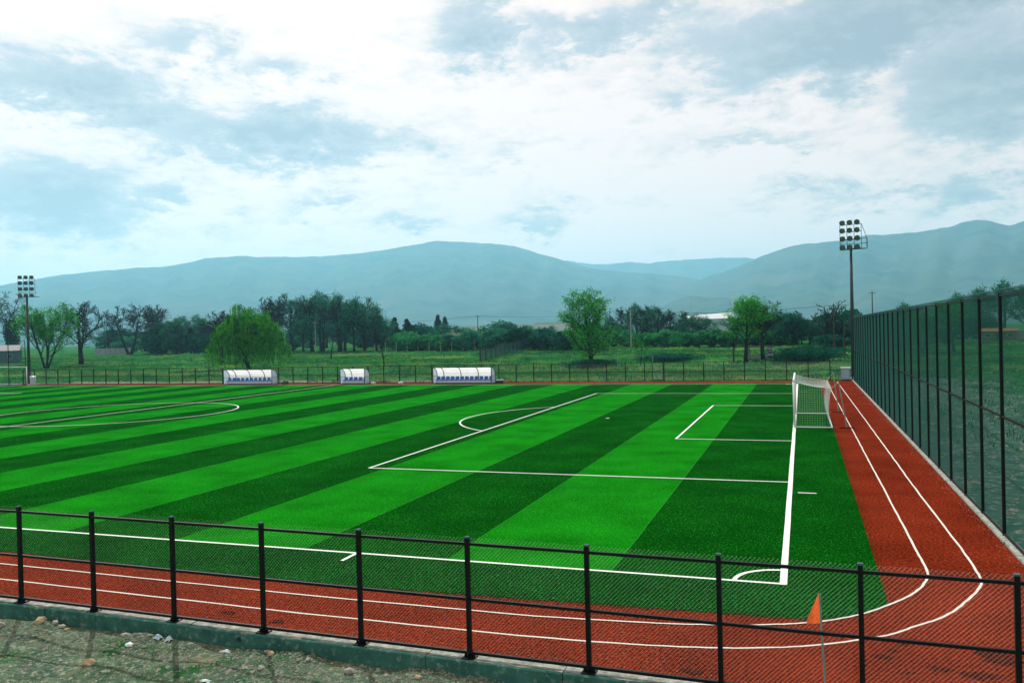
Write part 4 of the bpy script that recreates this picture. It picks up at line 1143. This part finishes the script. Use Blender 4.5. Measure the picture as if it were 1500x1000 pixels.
plant('bramble', 'bramble_thicket', 'dark scrub patch beyond the fence gate', -20.5, 121.0, 1.1, 9.0, cat='bush', rz=.2)
plant('bush_dark', 'bush', 'dark bush below the gnarled pollarded tree', 5.2, 141.0, 2.8, 6.0, cat='bush')
for i in range(16):
    x = -262 + 11 * i + rh.uniform(-3, 3); y = 238 + rh.uniform(-12, 14)
    k = rh.choice(['bud_round', 'bush_bud', 'bush_dark'])
    plant(k, 'distant_tree', KW[k] + ' tree in the hazy belt behind the grey sheet wall', x, y, rh.uniform(7, 10), rh.uniform(9, 13), 'trees of the belt behind the sheet wall')
for i in range(9):
    x = -216 + 8.5 * i + rh.uniform(-2, 2); y = 204 + rh.uniform(-5, 6)
    k = rh.choice(['bush_bud', 'bush_dark', 'bush_hedge'])
    plant(k, 'hedge_bush', KW[k] + ' bush of the hedge under the twin stemmed bare tree', x, y, rh.uniform(4, 6), rh.uniform(6, 9), 'bushes under the bare trees', 'bush')
for i, (x, y, h, w, k) in enumerate([(11.1, 151.4, 6.5, 5, 'bud_round'), (14.7, 141.1, 6, 5, 'bush_hedge'), (20.6, 170.6, 8, 7, 'bud_round'), (18.8, 130.6, 7.2, 5, 'leafy_stems'), (23.4, 130.1, 8.4, 5.5, 'leafy_young'), (31.4, 189.3, 8, 7, 'bud_tall'), (35.6, 198.6, 10, 8, 'bud_round'), (40.4, 207.7, 12, 9, 'bud_round'), (47.0, 212.0, 13.5, 10, 'bud_round'), (46.4, 187.3, 10.5, 8, 'bud_tall'), (53.0, 196.2, 12, 9, 'bud_round'), (27, 160, 6, 7, 'bush_dark'), (37, 186, 5, 8, 'bush_dark'), (60, 200, 12, 9, 'bud_tall'), (17, 150, 5, 6, 'bush_dark'), (66, 190, 11, 9, 'bud_round')]):
    plant(k, 'roadside_tree', KW[k] + ' tree seen through the tall green mesh fence', x, y, h, w, 'trees beyond the tall mesh fence')


# ------------------------------------------------------------------ buildings, poles and far things
def house(name, label, loc, rz, w, d, h, roof_h, wall, roof, wins=3, door=True):
    t = thing(name, label, 'building', (loc[0], loc[1], hf(*loc) - .1), rz)
    MB().box((0, 0, h / 2), (w, d, h)).build('wall', wall, t)
    r_ = MB(); o_ = .4
    r_.v = [(-w / 2 - o_, -d / 2 - o_, h), (w / 2 + o_, -d / 2 - o_, h), (w / 2 + o_, d / 2 + o_, h), (-w / 2 - o_, d / 2 + o_, h), (-w / 2 - o_, 0, h + roof_h), (w / 2 + o_, 0, h + roof_h)]
    r_.f = [(0, 1, 5, 4), (2, 3, 4, 5), (1, 2, 5), (3, 0, 4), (3, 2, 1, 0)]
    r_.build('roof', roof, t)
    n = wins + (1 if door else 0)
    for i in range(n):
        x = -w / 2 + w * (i + .5) / n
        if door and i == n // 2:
            MB().box((x, -d / 2 - .02, min(1.0, h * .4)), (.95, .06, min(2.0, h * .8))).build('door', 'glass_dark', t)
        else:
            f_ = MB().box((x, -d / 2 - .02, h * .58), (1.2, .06, h * .36)).build('window', 'wall_grey', t); MB().box((x, -d / 2 - .055, h * .58), (1.02, .02, h * .36 - .16)).build('pane', 'glass_dark', f_)
    return t


house('outbuilding', 'long low teal outbuilding with pale roof behind the left tall fence', (-206.5, 141.8), .75, 22, 8, 3.4, 1.5, 'wall_teal', 'roof_pale', 5)
house('cottage', 'brown cottage with ochre roof seen through the tall green mesh fence', (38.6, 175.5), -.15, 6.0, 5, 1.9, .6, 'wall_brown', 'roof_tile', 2)
b_ = thing('shed', 'pale grey flat shed next to the brown cottage', 'shed', (43.6, 175.8, hf(43.6, 175.8)), -.15)
MB().box((0, 0, .9), (3.4, 3, 1.8)).build('wall', 'wall_grey', b_); MB().box((0, 0, 1.85), (3.7, 3.3, .1)).build('roof', 'roof_pale', b_); MB().box((.6, -1.52, .8), (.8, .04, 1.6)).build('door', 'wall_teal', b_)
house('white_building', 'small white building in the trees near the utility pole', (9.6, 177.0), -.05, 5.0, 4, 2.5, .8, 'wall_white', 'roof_pale', 2)
b_ = thing('factory', 'long white factory hall at the foot of the hills', 'factory', (-92.8, 876.9, 1.5), .1)
MB().box((0, 0, 7), (52, 30, 14)).build('wall', 'wall_grey', b_)
r_ = MB(); r_.v = [(-27, -16, 14), (27, -16, 14), (27, 16, 14), (-27, 16, 14), (-27, 4, 17.5), (27, 4, 20.5)]; r_.f = [(0, 1, 5, 4), (2, 3, 4, 5), (1, 2, 5), (3, 0, 4), (3, 2, 1, 0)]; r_.build('roof', 'wall_white', b_)
MB().tube([(26, 0, 14), (26, 0, 42)], [1.0, .7], 10).build('chimney', 'wall_white', b_)
for i in range(7):
    MB().box((-21 + 7 * i, -15.05, 8), (4.5, .2, 2)).build('window', 'glass_dark', b_)
for k, (dx, dy, w_, h_) in enumerate([(-190, 640, 34, 12), (-245, 760, 60, 12), (-300, 700, 40, 11)]):
    b_ = thing('warehouse', ['white low warehouse far behind the orchard hedge', 'wide white warehouse far behind the conifers', 'small white warehouse far behind the tall grove'][k], 'building', (dx, dy, 1.4), .25)
    MB().box((0, 0, h_ / 2), (w_, 14, h_)).build('wall', 'wall_white', b_); MB().box((0, 0, h_ + .3), (w_ + 1, 15, .6)).build('roof', 'wall_white', b_)
# hut behind the young tree
b_ = thing('hut', 'pale blue grey open fronted hut among the slender trees', 'hut', (-6.3, 118.5, hf(-6.3, 118.5)), -.1)
MB().box((2.1, 0, 1.0), (.7, 1.6, 2.0)).build('side_wall', 'wall_grey', b_); MB().box((-1.4, 0, .9), (.5, 1.6, 1.8)).build('side_wall', 'wall_grey', b_); MB().box((.35, .2, 2.0), (4.6, 2.2, .14)).build('roof', 'wood_pole', b_); MB().box((.35, 0, .35), (3.0, .5, .5)).build('counter', 'wall_grey', b_)
# sheet wall far left
sw_ = thing('sheet_wall', 'blue grey sheet metal wall between the bare trees', 'wall', (-209.5, 186.0, hf(-209, 186)), .72)
for i in range(7):
    MB().box((i * 1.5, .03 * (i % 2), 1.0), (1.46, .06, 2.1)).build('panel', 'wall_grey', sw_)
# palisade fence leading away into the field
A, B = Vector((-55.7, 124.5)), Vector((-62.2, 172.2))
pf = thing('palisade_fence', 'teal picket fence of tall narrow boards leading away across the field', 'fence', (A.x, A.y, 0))
n_ = 44; slat = MB().box((0, 0, 1.1), (.62, .05, 2.2)).mesh('board', 'sheet_teal'); pst = MB().box((0, 0, 1.25), (.14, .14, 2.6)).mesh('post', 'wood_pole')
ang_ = math.atan2(B.y - A.y, B.x - A.x)
for i in range(n_):
    q = A.lerp(B, i / (n_ - 1)); link('board', slat, pf, (q.x - A.x, q.y - A.y, hf(q.x, q.y) - .05), ang_)
for i in range(0, 12):
    q = A.lerp(B, i / 11); link('post', pst, pf, (q.x - A.x + .12, q.y - A.y, hf(q.x, q.y) - .05), ang_)
# orchard posts
cpm = MB().box((0, 0, 1.15), (.14, .12, 2.5)).mesh('orchard_post', 'concrete_post')
for i in range(15):
    x = -102 + 3.1 * i; y = 169.5 - .16 * i
    tag(link('orchard_post', cpm, None, (x, y, hf(x, y) - .1)), 'pale concrete post at the foot of the orchard hedge', 'post', 'posts of the orchard')
fpm = MB().box((0, 0, 1.0), (.07, .07, 2.2)).mesh('field_post', 'concrete_post')
for i, x in enumerate((-36.5, -33.6, -24.5, -19.8, -12.0)):
    y = 99 + 2 * (i % 2)
    tag(link('field_post', fpm, None, (x, y, hf(x, y) - .3)), 'thin pale post standing in the rough grass behind the far fence', 'post', 'posts in the rough grass')


def upole(label, x, y, h, arm=True, mat='wood_pole', lamp=False):
    t = thing('utility_pole', label, 'pole', (x, y, hf(x, y) - .1)); MB().tube([(0, 0, 0), (0, 0, h)], [.15, .10], 8).build('pole', mat, t)
    if arm:
        MB().box((0, 0, h - .45), (1.6, .1, .1)).build('crossarm', mat, t)
        for s in (-.7, 0, .7):
            MB().tube([(s, 0, h - .4), (s, 0, h - .2)], .05, 6).build('insulator', 'concrete_post', t)
    if lamp:
        MB().tube([(0, 0, h), (-.5, 0, h + .15), (-1.1, 0, h + .1)], .04, 6).build('arm', mat, t); MB().box((-1.2, 0, h + .06), (.6, .25, .12)).build('lamp_head', 'concrete_post', t)
    return Vector((x, y, hf(x, y) - .1 + h - .25))


p1 = upole('pale pole standing in front of the tall grove', -123.5, 176.0, 8.6, True, 'concrete_post')
upole('pale street lamp pole at the left end of the tall grove', -127.9, 168.4, 6.3, False, 'concrete_post', True)
p2 = upole('dark utility pole rising out of the orchard hedge', -94.5, 222.0, 9.6)
p3 = upole('pale utility pole beside the big green tree', -36.0, 168.0, 9.0, True, 'concrete_post')
p4 = upole('dark utility pole beside the gnarled pollarded tree', 5.7, 133.6, 8.5)
p5 = upole('short dark pole by the corner of the tall green mesh fence', 7.1, 129.1, 5.4, False)
p6 = upole('utility pole seen beyond the right mast', 16.0, 190.0, 11.5)
for a, b, lab in ((p1, p2, 'power line running from the grove to the orchard hedge'), (p2, p3, 'power line running over the orchard hedge to the big green tree'), (p3, p4, 'power line running from the big green tree to the gnarled tree'), (p4, p6, 'power line running past the right floodlight mast')):
    wmb = MB()
    for s in (-.7, 0, .7):
        pts_ = [a.lerp(b, t) + Vector((s, 0, -1.0 * math.sin(math.pi * t))) for t in np.linspace(0, 1, 13)]
        wmb.tube(pts_, .012, 3, cap=False)
    tag(wmb.build('power_line', 'tyre'), lab, 'cable')

# parked white car
cx_, cy_ = 34.9, 186.8
car = thing('parked_car', 'white car parked left of the brown cottage', 'car', (cx_, cy_, hf(cx_, cy_)), .15)
body = MB()
pr = [(-2.1, .35), (-2.1, .75), (-1.9, .92), (-1.2, .98), (1.15, .95), (1.9, .80), (2.1, .6), (2.1, .35)]
n = len(pr); body.v = [(x, -.82, z) for x, z in pr] + [(x, .82, z) for x, z in pr]
body.f = [tuple(range(n)), tuple(reversed(range(n, 2 * n)))] + [(i, n + i, n + (i + 1) % n, (i + 1) % n) for i in range(n)]
body.build('body', 'car_white', car)
cab = MB(); pr = [(-1.5, .96), (-1.05, 1.42), (.25, 1.45), (1.0, .96)]; n = 4
cab.v = [(x, -.72 + .08 * (z > 1.2), z) for x, z in pr] + [(x, .72 - .08 * (z > 1.2), z) for x, z in pr]; cab.f = [(0, 1, 2, 3), (7, 6, 5, 4), (0, 4, 5, 1), (1, 5, 6, 2), (2, 6, 7, 3)]
cab.build('windows', 'glass_dark', car); MB().box((-.4, 0, 1.46), (1.4, 1.2, .05)).build('roof', 'car_white', car)
wm = MB().tube([(0, -.1, 0), (0, .1, 0)], .32, 14).mesh('wheel', 'tyre')
for x in (-1.3, 1.3):
    for y in (-.76, .76):
        link('wheel', wm, car, (x, y, .32))


# ------------------------------------------------------------------ mountains
def noise1(x, seed):
    return sum(math.sin(x * f + seed * (1.7 + k) + k * k) / (1.6 ** k) for k, f in enumerate((1, 2.3, 4.9, 9.7, 19, 41))) / 2.2


def mountain(name, label, prof, dist, front, backd, seed):
    prof = sorted(prof); A_ = np.array([p_[0] for p_ in prof]); E_ = np.array([p_[1] for p_ in prof])
    azs = np.linspace(A_[0], A_[-1], 300); rows = 34
    mb = MB()
    for j in range(rows + 1):
        t = j / rows                         # 0 foot, .7 ridge, 1 behind
        for a in azs:
            el_ = np.interp(a, A_, E_) + .05 * noise1(a * 1.3, seed)
            el_ *= min(1, (a - A_[0]) / 1.5 + .02, (A_[-1] - a) / 1.5 + .02)
            hr = math.tan(rad(max(el_, 0))) * dist + CAM.z
            if t <= .7:
                q = t / .7; D_ = dist - front * (1 - q); z = hr * (q ** 1.25)
            else:
                q = (t - .7) / .3; D_ = dist + backd * q; z = hr * (1 - q * .8)
            spur = 1 - abs(math.sin(a * .9 + seed + .5 * math.sin(q * 3 + a)))
            edge = math.sin(math.pi * min(t / .7, 1)) if t < .7 else 0
            z *= 1 + edge * (.13 * (spur - .5) + .06 * noise1(a * 3 + t * 9, seed + 2))
            az_ = rad(a)
            mb.v.append((CAM.x - D_ * math.sin(az_), CAM.y + D_ * math.cos(az_), z - 1.0))
    n = len(azs)
    mb.f = [(j * n + i, (j + 1) * n + i, (j + 1) * n + i + 1, j * n + i + 1) for j in range(rows) for i in range(n - 1)]
    return tag(mb.build(name, 'mountain', smooth=True), label, kind='structure')


PL = [(64.98, 1.61), (57.15, 2.66), (50.79, 3.67), (48.69, 4.1), (46.12, 4.54), (41.64, 4.93), (41.16, 5.02), (39.38, 5.43), (37.28, 5.62), (33.38, 5.54), (28.87, 5.84), (26.09, 6.32), (24.22, 6.58), (21.41, 6.44), (19.07, 6.15), (16.73, 5.44), (13.95, 4.47), (10.71, 4.03), (7.52, 3.64), (4.85, 3.13), (2.68, 2.45), (0.56, 1.48), (-1.1, 0.76), (-3.54, 0.34)]
PB = [(24, 3.9), (21.47, 4.2), (17.69, 4.81), (15.34, 4.98), (13.47, 4.69), (10.92, 4.74), (9.78, 4.6), (8.4, 4.78), (6.15, 4.77), (3.5, 4.78), (2.63, 4.56), (-1.17, 4.06), (-5.18, 3.41)]
PR = [(12.16, 1.15), (9.38, 2.0), (7.54, 2.77), (5.73, 3.62), (3.95, 4.18), (2.63, 4.7), (0.91, 5.27), (-0.36, 5.51), (-2.83, 5.53), (-4.04, 5.79), (-6.76, 5.76), (-8.64, 5.91), (-9.37, 6.21), (-10.1, 6.27), (-10.8, 6.13), (-11.85, 5.75), (-12.53, 5.93), (-14.54, 6.17), (-18.85, 5.42), (-24.22, 4.26), (-30.81, 2.49)]
PW = [(10.79, 0.65), (8.24, 1.96), (7.1, 2.29), (4.87, 2.13), (2.7, 1.55), (1.43, 0.57)]
PL = [(90, 1.5), (80, 2.2), (72, 1.9)] + PL
PR = PR + [(-40, 2.6), (-55, 2.0), (-70, 1.2)]
mountain('mountain', 'broad hazy blue mountain ridge behind the left trees', PL, 5400, 2600, 1600, 1.0)
mountain('mountain', 'faint far mountain ridge in the gap between the ridges', PB, 7200, 1600, 1500, 4.0)
mountain('mountain', 'hazy wooded mountain rising behind the right floodlight mast', PR, 4900, 2300, 2000, 7.0)
mountain('hill', 'low hazy foothill below the gap between the ridges', PW, 3300, 900, 700, 2.0)

# ------------------------------------------------------------------ haze
hm = bpy.data.materials.new('haze'); hm.use_nodes = True; nt = hm.node_tree; nt.nodes.clear()
o_ = nt.nodes.new('ShaderNodeOutputMaterial'); v_ = nt.nodes.new('ShaderNodeVolumePrincipled')
v_.inputs['Color'].default_value = (.335, .77, 1.0, 1); v_.inputs['Density'].default_value = 1.6e-4; v_.inputs['Anisotropy'].default_value = 0.4
nt.links.new(v_.outputs[0], o_.inputs['Volume'])
hz = MB().box((0, 4600, 320), (29000, 22000, 645)).build('haze', hm)
tag(hz, 'thin bluish haze over the valley', kind='stuff')
